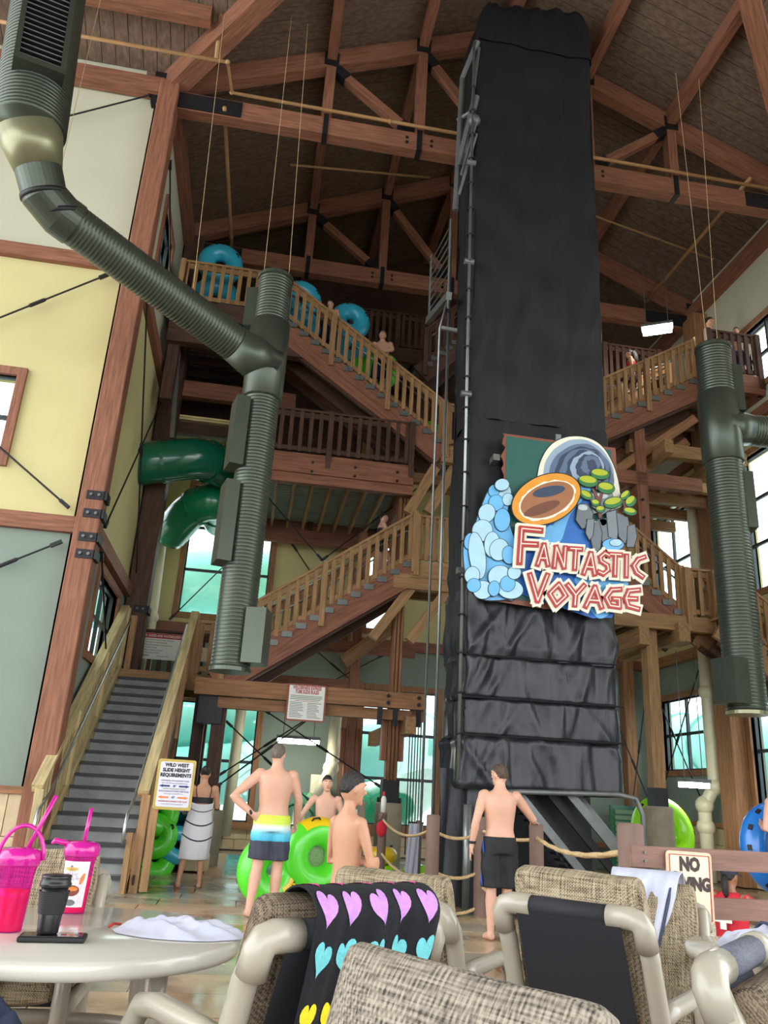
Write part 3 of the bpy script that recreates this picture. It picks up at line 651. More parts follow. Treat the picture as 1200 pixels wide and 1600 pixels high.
# ---- right-hand stairs
YR = 14.8
flight_x('wooden_staircase', 'wooden staircase with dense railing rising beside the tower to the right-hand deck', 6.7, 9.15, 9.25, 10.66, YR, 16.0)
t = platform('right_deck', 'wooden deck high on the window wall where the man stands', 9.25, 10.5, YR-.4, 17.3, 10.66, .45, fk='red', jk='red', jy=False)
railing(t, (9.3,YR-.4,10.66), (10.5,YR-.4,10.66), 1.05, 'dark', .15); railing(t, (9.3,17.2,10.66), (10.5,17.2,10.66), 1.05, 'dark', .2)
t = platform('back_right_deck', 'dark wooden deck behind the right-hand stairs', 6.3, 9.2, 16.4, 17.6, 11.0, .4, fk='dark', jk='dark'); railing(t, (6.3,16.4,11.0), (9.2,16.4,11.0), 1.3, 'dark', .17)
for i, (a, b) in enumerate((((7.0,8.05),(9.2,9.75)),((7.0,7.7),(9.2,9.35)),((7.0,8.4),(9.2,10.05)))): 
    tag(timber('stair_carriage_beam', (a[0],YR+.2+.4*i,a[1]), (b[0],YR+.2+.4*i,b[1]), .14, .2, None, 'orange'), ('front','middle','rear')[i]+' carriage beam slanting below the right-hand stairs', 'beam')
t = thing('timber_support', 'timber frame carrying the right-hand stairs and decks', 'support', (7.78,YR,0))
MB().box((7.68,YR+.1,1.5),(7.92,YR+.34,4.9)).obj('lower_post', 'wood_tan_z', t); MB().box((7.68,YR+.1,4.9),(7.92,YR+.34,9.3)).obj('upper_post', 'wood_red_z', t)
MB().lathe([(.27,0),(.27,1.42),(.25,1.45)], (7.8,YR+.22,0), 20).obj('plinth', 'plinth', t); MB().box((7.66,YR+.08,1.4),(7.94,YR+.36,1.78)).obj('steel_shoe', 'black_steel', t)
timber('beam', (7.1,YR+.2,8.1), (9.2,YR+.2,8.1), .2, .3, t, 'red'); timber('beam', (7.6,YR+.3,8.9), (10.4,YR+.3,8.9), .2, .3, t, 'tan'); timber('beam', (8.2,14.4,8.7), (8.2,19.5,8.7), .2, .3, t, 'tan'); timber('beam', (9.6,14.4,8.6), (9.6,19.5,8.6), .2, .3, t, 'tan')
for i in range(4): timber('cross_joist', (7.4,15.6+.9*i,8.35), (10.4,15.6+.9*i,8.35), .14, .26, t, 'tan')
for x, z in ((7.9,7.6),(7.9,7.2)): MB().tube([(x-.12,YR+.06,z),(x-.12,YR+.1,z)], .03, 8).obj('bolt', 'black_steel', t)
flight_x('wooden_staircase', 'lower right wooden staircase descending from behind the sign to the plank landing', 6.6, 6.55, 8.45, 5.1, YR, 16.0, 'tan', 'red')
t = platform('right_landing', 'wooden landing on heavy beams right of the tower sign', 6.6, 9.1, YR-.1, 16.2, 5.08, .3, fk='tan', jk='tan')
railing(t, (8.5,YR-.12,5.08), (9.1,YR-.12,5.08), 1.0, 'tan')
timber('girder', (8.3,YR-.3,4.72), (8.3,17.2,4.72), .24, .36, t, 'tan'); timber('girder', (7.5,YR-.2,4.6), (7.5,17.2,4.6), .22, .34, t, 'tan')
flight_x('wooden_staircase', 'short wooden staircase descending behind the right-hand green duct', 8.95, 5.05, 10.3, 4.1, 14.2, 15.0, 'tan', 'tan')
# ================================================================== ducts
def spiral(mb, p, q, r, seg=32, pitch=.052, rib=.0045):
    p = Vector(p); q = Vector(q); n = max(2, int((q-p).length/pitch)); pts = []; rad = []
    for i in range(n):
        for f, k in ((.0,0),(.62,0),(.72,rib),(.9,rib)): pts.append(p+(q-p)*((i+f)/n)); rad.append(r+k)
    pts.append(q); rad.append(r); return mb.tube(pts, rad, seg)
def duct_register(t, c, n, up, wd, ht, dp, slats=0):
    """open-faced side box on a duct"""
    c = Vector(c); n = Vector(n).normalized(); up = Vector(up).normalized(); s = up.cross(n).normalized()
    MB().prism([(-wd/2,-ht/2),(wd/2,-ht/2),(wd/2,ht/2),(-wd/2,ht/2)], c, s, up, dp).obj('side_register', 'duct_green', t)
XD, YD = -.32, 11.2
t = thing('spiral_duct', 'olive green spiral duct hanging left of the stairs with an arm to the ceiling unit', 'duct', (XD,YD,2.83))
spiral(MB(), (XD,YD,2.86), (XD,YD,9.15), .27).obj('riser_pipe', 'duct_green', t, True)
MB().lathe([(.285,0),(.285,.05),(.2,.06)], (XD,YD,2.82), 32).obj('end_cap', 'duct_green', t); MB().lathe([(.285,0),(.285,.06),(.26,.08)], (XD,YD,9.12), 32).obj('top_cap', 'duct_green', t)
EL = Vector((-3.3,9.15,8.35)); JN = Vector((XD,YD,7.55))
d = (EL-JN).normalized(); MB().tube([JN-d*.05, JN+d*.62], [.36,.285], 32).obj('branch_collar', 'duct_green', t, True)
MB().lathe([(.275,0),(.31,.02),(.31,1.35),(.275,1.37)], (XD,YD,6.95), 32).obj('tee_sleeve', 'duct_green', t, True)
spiral(MB(), JN+d*.6, EL-d*.35, .275).obj('arm_pipe', 'duct_green', t, True)
TOP = Vector((-3.62,8.75,9.25)); u2 = (TOP-EL).normalized()
pts = [EL-d*.4, EL-d*.2, EL+u2*.12, EL+u2*.45]; MB().tube(pts, .295, 32).obj('elbow', 'duct_green', t, False)
for p in pts[1:3]: MB().tube([p-u2*.03, p+u2*.03], .305, 32).obj('elbow_seam', 'black_steel', t, True)
A = EL+u2*.45; B = A+u2*.5; MB().tube([A,B], [.30,.43], 32).obj('reducer', 'duct_olive', t, True)
UPV = Vector((-.06,-.05,1)).normalized(); Cq = B+UPV*3.6
spiral(MB(), B, Cq, .45).obj('upper_pipe', 'duct_green', t, True)
# the big louvred register on the upper pipe
rc = B+UPV*1.45; nf = Vector((.35,-1,0)).normalized(); sd = UPV.cross(nf).normalized(); rx_ = nf.cross(sd)
o0 = rc+nf*.3; mb = MB()
for (x0,x1,y0,y1) in ((-.3,-.24,-.95,.95),(.24,.3,-.95,.95),(-.24,.24,-.95,-.87),(-.24,.24,.87,.95)): mb.prism([(x0,y0),(x1,y0),(x1,y1),(x0,y1)], o0, sd, UPV, .3)
rg = mb.obj('register_frame', 'duct_green', t)
MB().prism([(-.25,-.9),(.25,-.9),(.25,.9),(-.25,.9)], o0, sd, UPV, .2).obj('register_back', 'black_steel', rg)
for i in range(22): z = -.84+.08*i; MB().beam(o0+nf*.26+UPV*z-sd*.24, o0+nf*.26+UPV*z+sd*.24, .05, .012, up=UPV+nf).obj('louvre', 'dull_steel', rg)
duct_register(t, (XD-.2,YD-.1,6.3), (-1,-.25,0), (0,0,1), .4, 1.1, .2); duct_register(t, (XD-.2,YD-.1,4.9), (-1,-.25,0), (0,0,1), .4, 1.2, .2)
duct_register(t, (XD+.18,YD-.1,3.3), (1,-.25,0), (0,0,1), .42, .75, .28); duct_register(t, (XD-.2,YD+.1,8.55), (-1,.2,0), (0,0,1), .4, .7, .2)
XD2, YD2 = 7.2, 11.0
t = thing('spiral_duct', 'dark green spiral duct hanging right of the tower with a stub arm', 'duct', (XD2,YD2,2.75))
spiral(MB(), (XD2,YD2,2.8), (XD2,YD2,8.9), .285).obj('riser_pipe', 'duct_green', t, True)
MB().lathe([(.3,0),(.3,.05),(.2,.06)], (XD2,YD2,2.75), 32).obj('end_cap', 'duct_olive', t); MB().lathe([(.3,0),(.3,.06),(.27,.09)], (XD2,YD2,8.86), 32).obj('top_cap', 'duct_green', t)
MB().lathe([(.29,0),(.325,.02),(.325,1.25),(.29,1.27)], (XD2,YD2,6.75), 32).obj('tee_sleeve', 'duct_green', t, True)
J = Vector((XD2,YD2,7.42)); d = Vector((1,.05,.05)).normalized(); MB().tube([J,J+d*.55], [.34,.26], 28).obj('branch_collar', 'duct_green', t, True)
spiral(MB(), J+d*.5, J+d*4.5, .26).obj('arm_pipe', 'duct_green', t, True)
duct_register(t, (XD2-.18,YD2-.12,3.2), (-1,-.3,0), (0,0,1), .42, .66, .3); duct_register(t, (XD2+.2,YD2,6.1), (1,-.25,0), (0,0,1), .4, .95, .2); duct_register(t, (XD2+.2,YD2,8.1), (1,-.25,0), (0,0,1), .4, .85, .2)
# hanging wires
def wire(p, q, label): tag(MB().tube([p,q], .004, 5).obj('hanging_wire', 'rope'), label, 'wire')
for p, q, lb in (((-1.82,11.3,14.75),(-1.5,10.55,8.35),'thin wire from the ochre pipe down to the duct arm'),((-.62,11.5,15.3),(XD-.2,YD-.1,9.2),'thin wire down to the top cap of the olive duct'),((-.3,11.6,15.3),(XD+.2,YD-.1,9.2),'second thin wire beside it at the top cap of the olive duct'),((-3.2,9.0,14.9),(-3.25,9.2,8.6),'thin wire down to the elbow of the duct arm'),((7.1,11.2,15.4),(7.1,11,8.95),'thin wire to the top of the dark right-hand duct'),((7.6,11.2,15.4),(7.3,11,8.95),'thin wire to the sleeve side of the dark right-hand duct')): wire(p, q, lb)
# ---- sprinkler pipes
def pipe(name, pts, r, m, label, cat='pipe', joints=True):
    t = thing(name, label, cat, pts[0]); MB().tube(pts, r, 10).obj('run', m, t, True)
    if joints:
        for p in pts[1:-1]: MB().ball(p, r*1.35, 10, 8).obj('fitting', m, t, True)
    return t
pipe('sprinkler_pipe', [(-7,11.5,13.84),(-1.66,11.5,13.87),(-1.6,12.25,13.95),(1.5,12.25,13.93),(10.4,12.25,13.93)], .036, 'pipe_ochre', 'ochre sprinkler pipe along the nearer truss')
pipe('sprinkler_pipe', [(-1.87,11.5,13.9),(-1.9,11.4,15.0)], .04, 'pipe_ochre', 'ochre drop pipe above the cream wall')
pipe('sprinkler_pipe', [(-1.7,12.3,13.6),(-1.7,17,14.25),(-1.7,20,14.25)], .04, 'pipe_ochre', 'ochre sprinkler pipe running back beside the top blue tube')
pipe('sprinkler_pipe', [(9.4,12.4,14.3),(9.3,17.0,14.2)], .045, 'pipe_ochre', 'ochre sprinkler pipe running back above the right-hand fluorescent lamp')
for i, (x, lb) in enumerate(((1.2,'thin branch pipe beyond the nearer truss'),(8.4,'thin branch pipe over the right-hand stairs'))): pipe('sprinkler_pipe', [(x-1.6,14.6+.3*i,14.6+.3*i),(x+1.6,14.6+.3*i,14.9-.75*i)], .025, 'pipe_ochre', lb)
pipe('drain_pipe', [(-2.5,20.25,.2),(-2.62,20.2,5.2),(-2.66,20.2,7.6),(-2.4,20.2,8.0),(-1.0,20.2,8.1),(.5,20.2,8.1)], .13, 'pvc_cream', 'cream drain pipe turning along the yellow back wall')
pipe('drain_pipe', [(-.25,20.2,.3),(-.2,20.2,3.3),(-.2,20.2,5)], .13, 'pvc_cream', 'cream drain pipe in front of the lower left window')
pipe('drain_pipe', [(10.3,20,9.0),(10.3,17.6,8.95),(10.3,17.2,8.6),(10.3,17.2,4),(10.3,17.2,1.95),(10.08,17.3,1.55),(10.1,17.35,1.1),(10.1,17.35,.0)], .15, 'pvc_cream', 'cream drain pipe down the window wall beside the broad post')
pipe('drain_pipe', [(2.1,19.9,3.2),(2.0,19.4,1.9),(1.7,18.9,1.2)], .14, 'pvc_cream', 'cream drain elbow beside the hanging cables')
# ---- green slide tubes behind the duct
slide_tube('tube_slide', [(-3.4,16.25,7.5),(-2.4,16.2,7.75),(-1.6,16.4,7.98),(-1.05,17.2,8.05),(-.95,18.4,8.1)], .45, 'slide_green', 'dark green slide tube leaving through the wall behind the corner post', 24, flange=1.0)
slide_tube('tube_slide', [(-2.3,18.6,6.9),(-1.75,17.75,7.3),(-1.25,17.6,7.45),(-1.2,19.0,7.5)], .42, 'slide_light', 'brighter green slide tube below the dark green one', 24, flange=1.1)
# ================================================================== the black-wrapped raft lift tower
TX0, TX1, TY0, TY1 = 2.9, 5.24, 11.0, 12.22
tw = thing('lift_tower', 'tall raft lift tower wrapped in black cloth rising to the roof', 'tower', ((TX0+TX1)/2,TY0,0))
def rrect(u, ins=0, rad=.12):
    """point on the tower's rounded rectangular outline, u in 0..1, counter-clockwise from the front left"""
    w_, d_ = TX1-TX0-2*ins, TY1-TY0-2*ins; s = u*2*(w_+d_)
    if s < w_: x, y, nx, ny = s, 0, 0, -1
    elif s < w_+d_: x, y, nx, ny = w_, s-w_, 1, 0
    elif s < 2*w_+d_: x, y, nx, ny = w_-(s-w_-d_), d_, 0, 1
    else: x, y, nx, ny = 0, d_-(s-2*w_-d_), -1, 0
    cx, cy = min(max(x, rad), w_-rad), min(max(y, rad), d_-rad)
    v = Vector((x-cx, y-cy)); 
    if v.length > rad: v = v.normalized()*rad; x, y = cx+v.x, cy+v.y
    return x+TX0+ins, y+TY0+ins, nx, ny
rdg = random.Random(11)
RIDGE = {'cloth_hood': [], 'cloth_wrap': [(rdg.uniform(TX0,TX1), rdg.uniform(7.2,11), rdg.uniform(-.25,.25), rdg.uniform(.015,.04)) for _ in range(26)], 'cloth_panel': [(rdg.uniform(TX0,TX1), rdg.uniform(1.6,4.6), rdg.uniform(-.8,.8), rdg.uniform(.02,.06)) for _ in range(34)]}
def wrap(name, z0, z1, amp, nz, mt='black_cloth', hood=False, seed=0):
    def fn(u, v):
        x, y, nx, ny = rrect(u); z = z0+(z1-z0)*v
        a = noise.noise(Vector((x*3.1+seed, y*3.1, z*.35)))*amp+noise.noise(Vector((x*9+seed, y*9, z*1.1)))*amp*.4
        a += noise.noise(Vector((x*1.3+seed, z*1.7, 3)))*amp*.5
        for x0, z_, sl_, h_ in RIDGE[name]: a += h_*math.exp(-((x-x0-(z-z_)*sl_)/.05)**2)*max(0, 1-abs(z-z_)/.7)
        e = min(v, 1-v); tuck = -.035*max(0, 1-e*8/max(.6,(z1-z0)))
        if hood:
            k = max(0, v-.35)/.65; sh = 1-.16*k*k; mx, my = (TX0+TX1)/2, (TY0+TY1)/2; x = mx+(x-mx)*sh; y = my+(y-my)*sh
            a *= 1+1.2*v; tuck = 0; z += .12*(x-mx)/1.2*v
        if y < TY0+.1: a = min(a, .09)
        return (x+nx*(a+tuck), y+ny*(a+tuck), z)
    mb = MB().grid(fn, 150, nz, True)
    if hood:
        n = 150; mb.f.append(tuple((nz-1)*n+i for i in range(n))); mb.mi.append(0)
    return mb.obj(name, mt, tw, True)
wrap('cloth_wrap', 7.05, 15.25, .05, 90, seed=1); wrap('cloth_hood', 15.05, 16.25, .05, 16, hood=True, seed=1)
for i, (a, b) in enumerate(((4.32,7.08),(3.29,4.34),(2.7,3.31),(2.19,2.72),(1.5,2.21))): wrap('cloth_panel', a, b, .085 if i else .05, 30, 'black_cloth' if i == 0 else 'black_net', seed=5+i)
for z in (3.3,2.71,2.2): MB().tube([(TX0-.02,TY0-.03,z),(TX1+.02,TY0-.03,z+.02)], .012, 6).obj('seam_cord', 'black_steel', tw)
# steel frame showing at the left edge
for x, y, z0, z1 in ((TX0-.05,TY0-.03,1.6,14.9),(TX0-.07,TY1+.1,0,11.4)):
    MB().tube([(x,y,z0),(x,y,z1)], .026, 10).obj('frame_tube', 'grey_steel', tw, True)
for i in range(22): z = 2.2+.55*i; MB().torus((TX0-.05,TY0-.03,z), .05, .012, n=12, m=6).obj('cable_tie', 'black_steel', tw)
for z in (4.5,7.4,9.9,12.0): MB().tube([(TX0-.14,TY0-.03,z),(TX0+.02,TY0-.03,z)], .055, 10).obj('clamp', 'dull_steel', tw)
mt_ = [((2.66,11.3,11.2),(2.72,11.3,14.3),.055),((2.72,11.3,14.3),(2.92,11.0,14.95),.06),((2.7,11.3,12.2),(2.92,11.02,13.6),.07),((2.72,11.2,11.9),(2.93,11.0,13.0),.03),((2.7,11.25,11.5),(2.93,11.0,12.7),.03),((2.95,11.0,14.8),(2.8,11.2,12.4),.03),((2.66,11.35,13.3),(2.95,11.1,13.4),.05)]
for p, q, r in mt_: MB().tube([p,q], r, 8).obj('truss_strut', 'dull_steel', tw)
MB().ball((2.9,11.05,13.05), .12).obj('bearing', 'dull_steel', tw, True)
# guard rail hung on the left of the tower
gr = thing('steel_guard_rail', 'grey steel guard rail with slanting bars fixed to the left of the tower', 'railing', (2.6,11.9,9.3))
for y, za, zb in ((11.65,9.4,11.3),(13.3,10.3,11.75)): MB().tube([(2.66,y,za),(2.66,y,zb)], .024, 8).obj('upright', 'grey_steel', gr)
for i in range(7): MB().tube([(2.66,11.65,9.95+.2*i),(2.66,13.3,10.45+.19*i)], .014, 8).obj('rail_bar', 'grey_steel', gr)
MB().beam((2.66,11.6,9.62),(2.66,13.4,10.25), .1, .14).obj('toe_beam', 'dull_steel', gr); MB().beam((2.66,12.2,9.35),(3.0,12.0,9.2), .06, .06).obj('bracket_arm', 'grey_steel', gr)
pipe('lift_line_pipe', [(2.58,12.0,0.1),(2.60,12.0,9.2),(2.66,11.75,9.6)], .02, 'grey_steel', 'slim grey pipe standing just left of the tower cloth', joints=False)
# loose drape at the left foot
def drape(u, v):
    z = 1.75*(1-v)+.02; x = TX0-.12+u*.62; y = TY0+.75-.72*math.sin(u*math.pi*.5)
    return (x+.035*math.sin(u*21+v*2)*(.4+v), y-.05*math.sin(u*17+1)*(.3+v)-.06*v, z-.25*max(0,u-.6)*(1-v))
MB().grid(drape, 46, 20).obj('cloth_drape', 'black_net', tw, True)
MB().tube([(3.0,11.0,0),(3.0,11.0,1.3)], .06, 10).obj('foot_tube', 'grey_steel', tw, True)
pts = [(3.24,10.94,.0),(3.24,10.94,1.15),(3.29,10.94,1.36),(3.42,10.94,1.48),(3.7,10.94,1.5),(5.1,10.94,1.54),(5.36,10.94,1.5),(5.45,10.94,1.3),(5.47,10.94,.0)]
MB().tube(pts, .035, 10).obj('gate_tube', 'dull_steel', tw, True)
# back cloth and inner walls so the lift well reads dark
MB().box((TX0,TY1-.02,0),(TX1,TY1,1.6)).obj('back_cloth', 'black_cloth', tw)
# conveyor at the foot
cv = thing('raft_conveyor', 'dark chain conveyor with slanting steel rails under the tower', 'conveyor', (4.4,11.6,0))
for i, (x, y) in enumerate(((3.85,11.12),(4.42,11.35),(4.62,11.12),(4.2,11.75),(5.0,11.8))): MB().beam((x-.15,y,1.52),(x+.98,y,.3), .05, .11).obj('side_rail', ('dull_steel','black_steel')[i % 2], cv)
for j in range(14): k = j/13; MB().beam((3.95+1.0*k,11.2,1.38-1.1*k),(3.95+1.0*k,12.1,1.38-1.1*k), .06, .03).obj('belt_slat', 'rubber_black', cv)
for j in range(11): k = j/10; MB().torus((4.18+.55*k,11.2,.95-.62*k), .05, .017, Matrix.Rotation(R(90),3,'X'), 12, 6).obj('chain_link', 'black_steel', cv)
MB().tube([(4.6,11.12,.36),(4.6,12.1,.36)], .16, 16).obj('drive_roller', 'black_steel', cv)
for j in range(14): MB().beam((3.7+.14*j,10.6,.1),(3.62+.14*j,11.05,.2), .05, .05).obj('infeed_roller', ('white_paint','rubber_black')[j % 2], cv)
MB().beam((3.55,10.62,.42),(4.75,10.62,.42), .04, .05).obj('gate_bar', 'pvc_cream', cv); MB().beam((3.55,10.6,.3),(4.75,10.6,.3), .04, .05).obj('gate_bar', 'slide_light', cv)
for x in (3.6,4.7): MB().beam((x,10.62,0),(x,10.62,.45), .05, .05).obj('gate_leg', 'dull_steel', cv)
# ================================================================== the big painted sign
sg = thing('ride_sign', 'painted cut-out ride sign with cave, raft and red FANTASTIC VOYAGE letters', 'sign', (4.2,10.82,4.0))
for n, c in dict(sg_green=(38,92,84), sg_brown=(128,74,56), sg_lblue=(168,208,224), sg_mblue=(104,178,228), sg_dblue=(36,104,184), sg_cream=(232,230,208), sg_red=(176,42,46), sg_grey=(122,132,138), sg_rock=(108,116,124), sg_rockl=(186,196,200), sg_cave=(94,112,140), sg_cavel=(150,170,190), sg_caved=(52,66,92), sg_black=(22,24,28), sg_orange=(222,150,44), sg_tan=(160,104,68), sg_yel=(176,186,40), sg_leaf=(44,120,62), sg_bark=(112,66,48)).items(): mat(n, L(*c), .45, na=.06, ns=6)
LAY = .022
def SP(u, v, l=0): return Vector((2.5845+.0026868*u-.0000474*v, 10.80-LAY*l, 6.8018+.00029927*u-.00271615*v))
def smooth(pts, k=5):
    out = []; n = len(pts)
    for i in range(n):
        p0,p1,p2,p3 = [Vector(pts[(i+j-1) % n]) for j in range(4)]
        for s in range(k):
            t_ = s/k; out.append(tuple(.5*((2*p1)+(-p0+p2)*t_+(2*p0-5*p1+4*p2-p3)*t_*t_+(-p0+3*p1-3*p2+p3)*t_**3)))
    return out
def cut(name, pts, l, m, parent=sg, sm=True, outline=0, th=1.0):
    """flat board cut to an outline given in sign coordinates, on layer l"""
    q = smooth(pts) if sm else list(pts)
    if sum(q[i-1][0]*q[i][1]-q[i][0]*q[i-1][1] for i in range(len(q))) > 0: q = q[::-1]
    def board(qq, l0, mm, nm, par):
        n = len(qq); a = [SP(u, v, l0) for u, v in qq]; b = [SP(u, v, l0-th) for u, v in qq]
        bm = bmesh.new(); va = [bm.verts.new(p-Vector(WL[sg.name])) for p in a]; vb = [bm.verts.new(p-Vector(WL[sg.name])) for p in b]
        bm.faces.new(va); bm.faces.new(vb[::-1])
        for i in range(n): bm.faces.new((va[i], vb[i], vb[(i+1) % n], va[(i+1) % n]))
        bmesh.ops.recalc_face_normals(bm, faces=bm.faces); bmesh.ops.triangulate(bm, faces=[f for f in bm.faces if len(f.verts) > 4])
        me = bpy.data.meshes.new(nm); bm.to_mesh(me); bm.free(); me.materials.append(M[mm]); ob = bpy.data.objects.new(nm, me); COL.objects.link(ob); ob.parent = par; WL[ob.name] = WL[sg.name]
        return ob
    o = board(q, l, m, name, parent)
    if outline:
        cx = sum(p[0] for p in q)/len(q); cy = sum(p[1] for p in q)/len(q); g = []
        n = len(q)
        for i in range(n):
            d = Vector(q[(i+1) % n])-Vector(q[i-1]); nn = Vector((-d.y, d.x)).normalized() if d.length else Vector((0,0)); 
            g.append((q[i][0]+nn.x*outline, q[i][1]+nn.y*outline))
        board(g, l-.06, 'sg_black', 'outline', o if parent == sg else parent)
    return o
def blob(u, v, rx, ry=None, rot=0, n=14):
    ry = ry or rx; return [(u+rx*math.cos(t)*math.cos(rot)-ry*math.sin(t)*math.sin(rot), v+rx*math.cos(t)*math.sin(rot)+ry*math.sin(t)*math.cos(rot)) for t in [2*math.pi*i/n for i in range(n)]]
rg_ = random.Random(3)
edge = [(300+rg_.uniform(-10,14), v) for v in range(80, 1040, 26)]
edge = [(e[0]+(14 if i % 3 == 0 else 0), e[1]) for i, e in enumerate(edge)]
brd = cut('back_board', [(300,70),(640,112),(985,150),(1010,1070),(560,1092),(265,1042)]+edge[::-1], 1, 'sg_brown', sm=False)
cut('board_panel', [(322,88),(640,130),(955,165),(975,1035),(560,1060),(322,1030)], 1.4, 'sg_green', brd, sm=False)
cut('mount_tab', [(618,70),(650,72),(650,130),(618,128)], 1.2, 'grey_steel', sm=False)
# cave
cv_ = cut('cave', [(512,300),(545,200),(600,130),(680,92),(770,86),(850,110),(910,160),(955,240),(985,330),(1000,430),(1000,520),(700,560),(520,420)], 2, 'sg_cream', outline=5)
for i, (cx, cy, rx, ry, m_) in enumerate(((755,330,215,225,'sg_cavel'),(765,340,195,205,'sg_cave'),(775,330,165,180,'sg_caved'),(785,320,148,160,'sg_cave'),(795,300,118,125,'sg_caved'),(802,292,102,108,'sg_cavel'),(812,280,78,80,'sg_caved'),(820,272,58,60,'sg_cave'),(828,268,30,32,'sg_caved'))):
    cut('cave_ring', [(x+rg_.uniform(-7,7), y+rg_.uniform(-7,7)) for x, y in blob(cx, cy, rx, ry, .1, 22)], 2.25+.16*i, m_, cv_)
# water
cut('water_sheet', [(400,620),(520,560),(640,520),(740,420),(830,430),(800,560),(830,700),(900,760),(1000,780),(1030,960),(930,1150),(820,1150),(620,1080),(380,1000),(330,800)], 2.6, 'sg_dblue', sm=False)
for i, p in enumerate(([(740,400),(820,420),(700,560),(640,720),(560,760),(610,600)], [(560,640),(600,640),(560,760),(520,800),(500,740)], [(640,560),(690,540),(640,660),(600,740),(590,680)], [(720,930),(820,920),(940,940),(1010,930),(1020,990),(900,1010),(760,990)], [(800,1060),(940,1060),(900,1140),(840,1146)])): cut('water_streak', p, 2.9+.07*i, 'sg_mblue')
# wave of foam curls on the left
cut('wave_body', [(225,420),(290,390),(345,450),(330,560),(350,640),(380,760),(380,1020),(330,1040),(200,1035),(125,960),(95,820),(95,700),(130,690),(170,560)], 3.2, 'sg_mblue', outline=5)
curl = ((300,440,48,58,'l'),(250,430,30,36,'m'),(265,500,42,46,'m'),(330,480,30,36,'l'),(212,560,46,52,'l'),(190,660,56,60,'l'),(300,600,44,64,'m'),(120,720,28,44,'m'),(165,800,44,130,'l'),(245,740,42,70,'l'),(285,770,52,60,'l'),(340,800,36,50,'m'),(140,910,40,46,'l'),(200,990,52,48,'l'),(150,965,36,36,'m'),(290,920,62,60,'l'),(350,990,70,50,'l'),(335,960,40,42,'m'),(260,985,30,40,'m'),(370,900,36,36,'l'),(290,400,40,34,'l'))
for i, (u, v, a, b, c) in enumerate(curl): cut('foam_curl', blob(u, v, a, b, .2*math.sin(i*2.1)), 3.6+.12*i, 'sg_lblue' if c == 'l' else 'sg_mblue', outline=3)
# rocks and pines
rocks = (([(740,510),(790,505),(825,560),(815,640),(760,650),(725,600)],'sg_rock'),([(800,440),(940,440),(960,520),(880,570),(820,520)],'sg_grey'),([(860,600),(920,590),(930,700),(890,760),(870,700)],'sg_rock'),([(820,640),(855,600),(875,680),(860,780),(825,790),(812,720)],'sg_rock'),([(905,560),(960,545),(975,640),(960,720),(915,700)],'sg_grey'),([(965,560),(1030,590),(1040,650),(1010,740),(975,700)],'sg_rock'),([(1030,640),(1070,630),(1080,700),(1060,760),(1020,760)],'sg_rock'),([(790,600),(830,600),(820,690),(800,720),(780,680)],'sg_grey'))
for p, m_ in rocks:
    o = cut('rock', p, 4.5+.1*rocks.index((p,m_)), m_, sm=False, outline=5); cx = sum(q[0] for q in p)/len(p); cy = min(q[1] for q in p)
    cut('rock_facet', [(q[0]*.55+cx*.45-10, q[1]*.22+cy*.78+8) for q in p], 4.7, 'sg_rockl', o)
cut('spray', blob(940,745,62,34), 4.9, 'sg_mblue', outline=4); cut('spray', blob(955,735,36,20), 5.1, 'sg_lblue', outline=3)
for p in ([(858,590),(850,500),(820,420),(832,416),(860,470),(880,420),(892,424),(872,500),(876,590)], [(1000,560),(1010,520),(990,470),(1004,468),(1022,500),(1060,470),(1066,480),(1028,530),(1018,562)], [(842,420),(852,370),(862,372),(856,424)]): cut('pine_trunk', p, 5.0, 'sg_bark', sm=False, outline=2)
for u, v, a, b, r in ((870,328,56,32,.1),(798,372,58,34,.15),(905,412,50,34,.15),(785,455,38,24,.5),(840,502,24,20,.2),(868,540,26,20,0),(945,500,56,32,-.2),(1018,455,34,20,-.7),(1050,492,36,28,-.7),(1045,552,38,22,.2)):
    o = cut('pine_crown', blob(u, v, a, b, r), 5.4, 'sg_leaf', outline=3); cut('crown_light', blob(u-3, v-b*.28, a*.86, b*.6, r), 5.55, 'sg_yel', o)
# raft (left empty of its cartoon riders)
rf = cut('raft', blob(548,482,208,138,-.42,26), 6.2, 'sg_orange', outline=6)
cut('raft_trim', [(x+rg_.uniform(-6,6), y+rg_.uniform(-6,6)) for x, y in blob(552,490,174,104,-.42,40)], 6.45, 'sg_cream', rf); cut('raft_well', blob(552,488,164,94,-.42,26), 6.6, 'sg_tan', rf)
cut('raft_seat', blob(560,440,96,30,-.2), 6.75, 'sg_caved', rf); cut('raft_seat', blob(520,540,110,30,-.35), 6.75, 'sg_bark', rf)
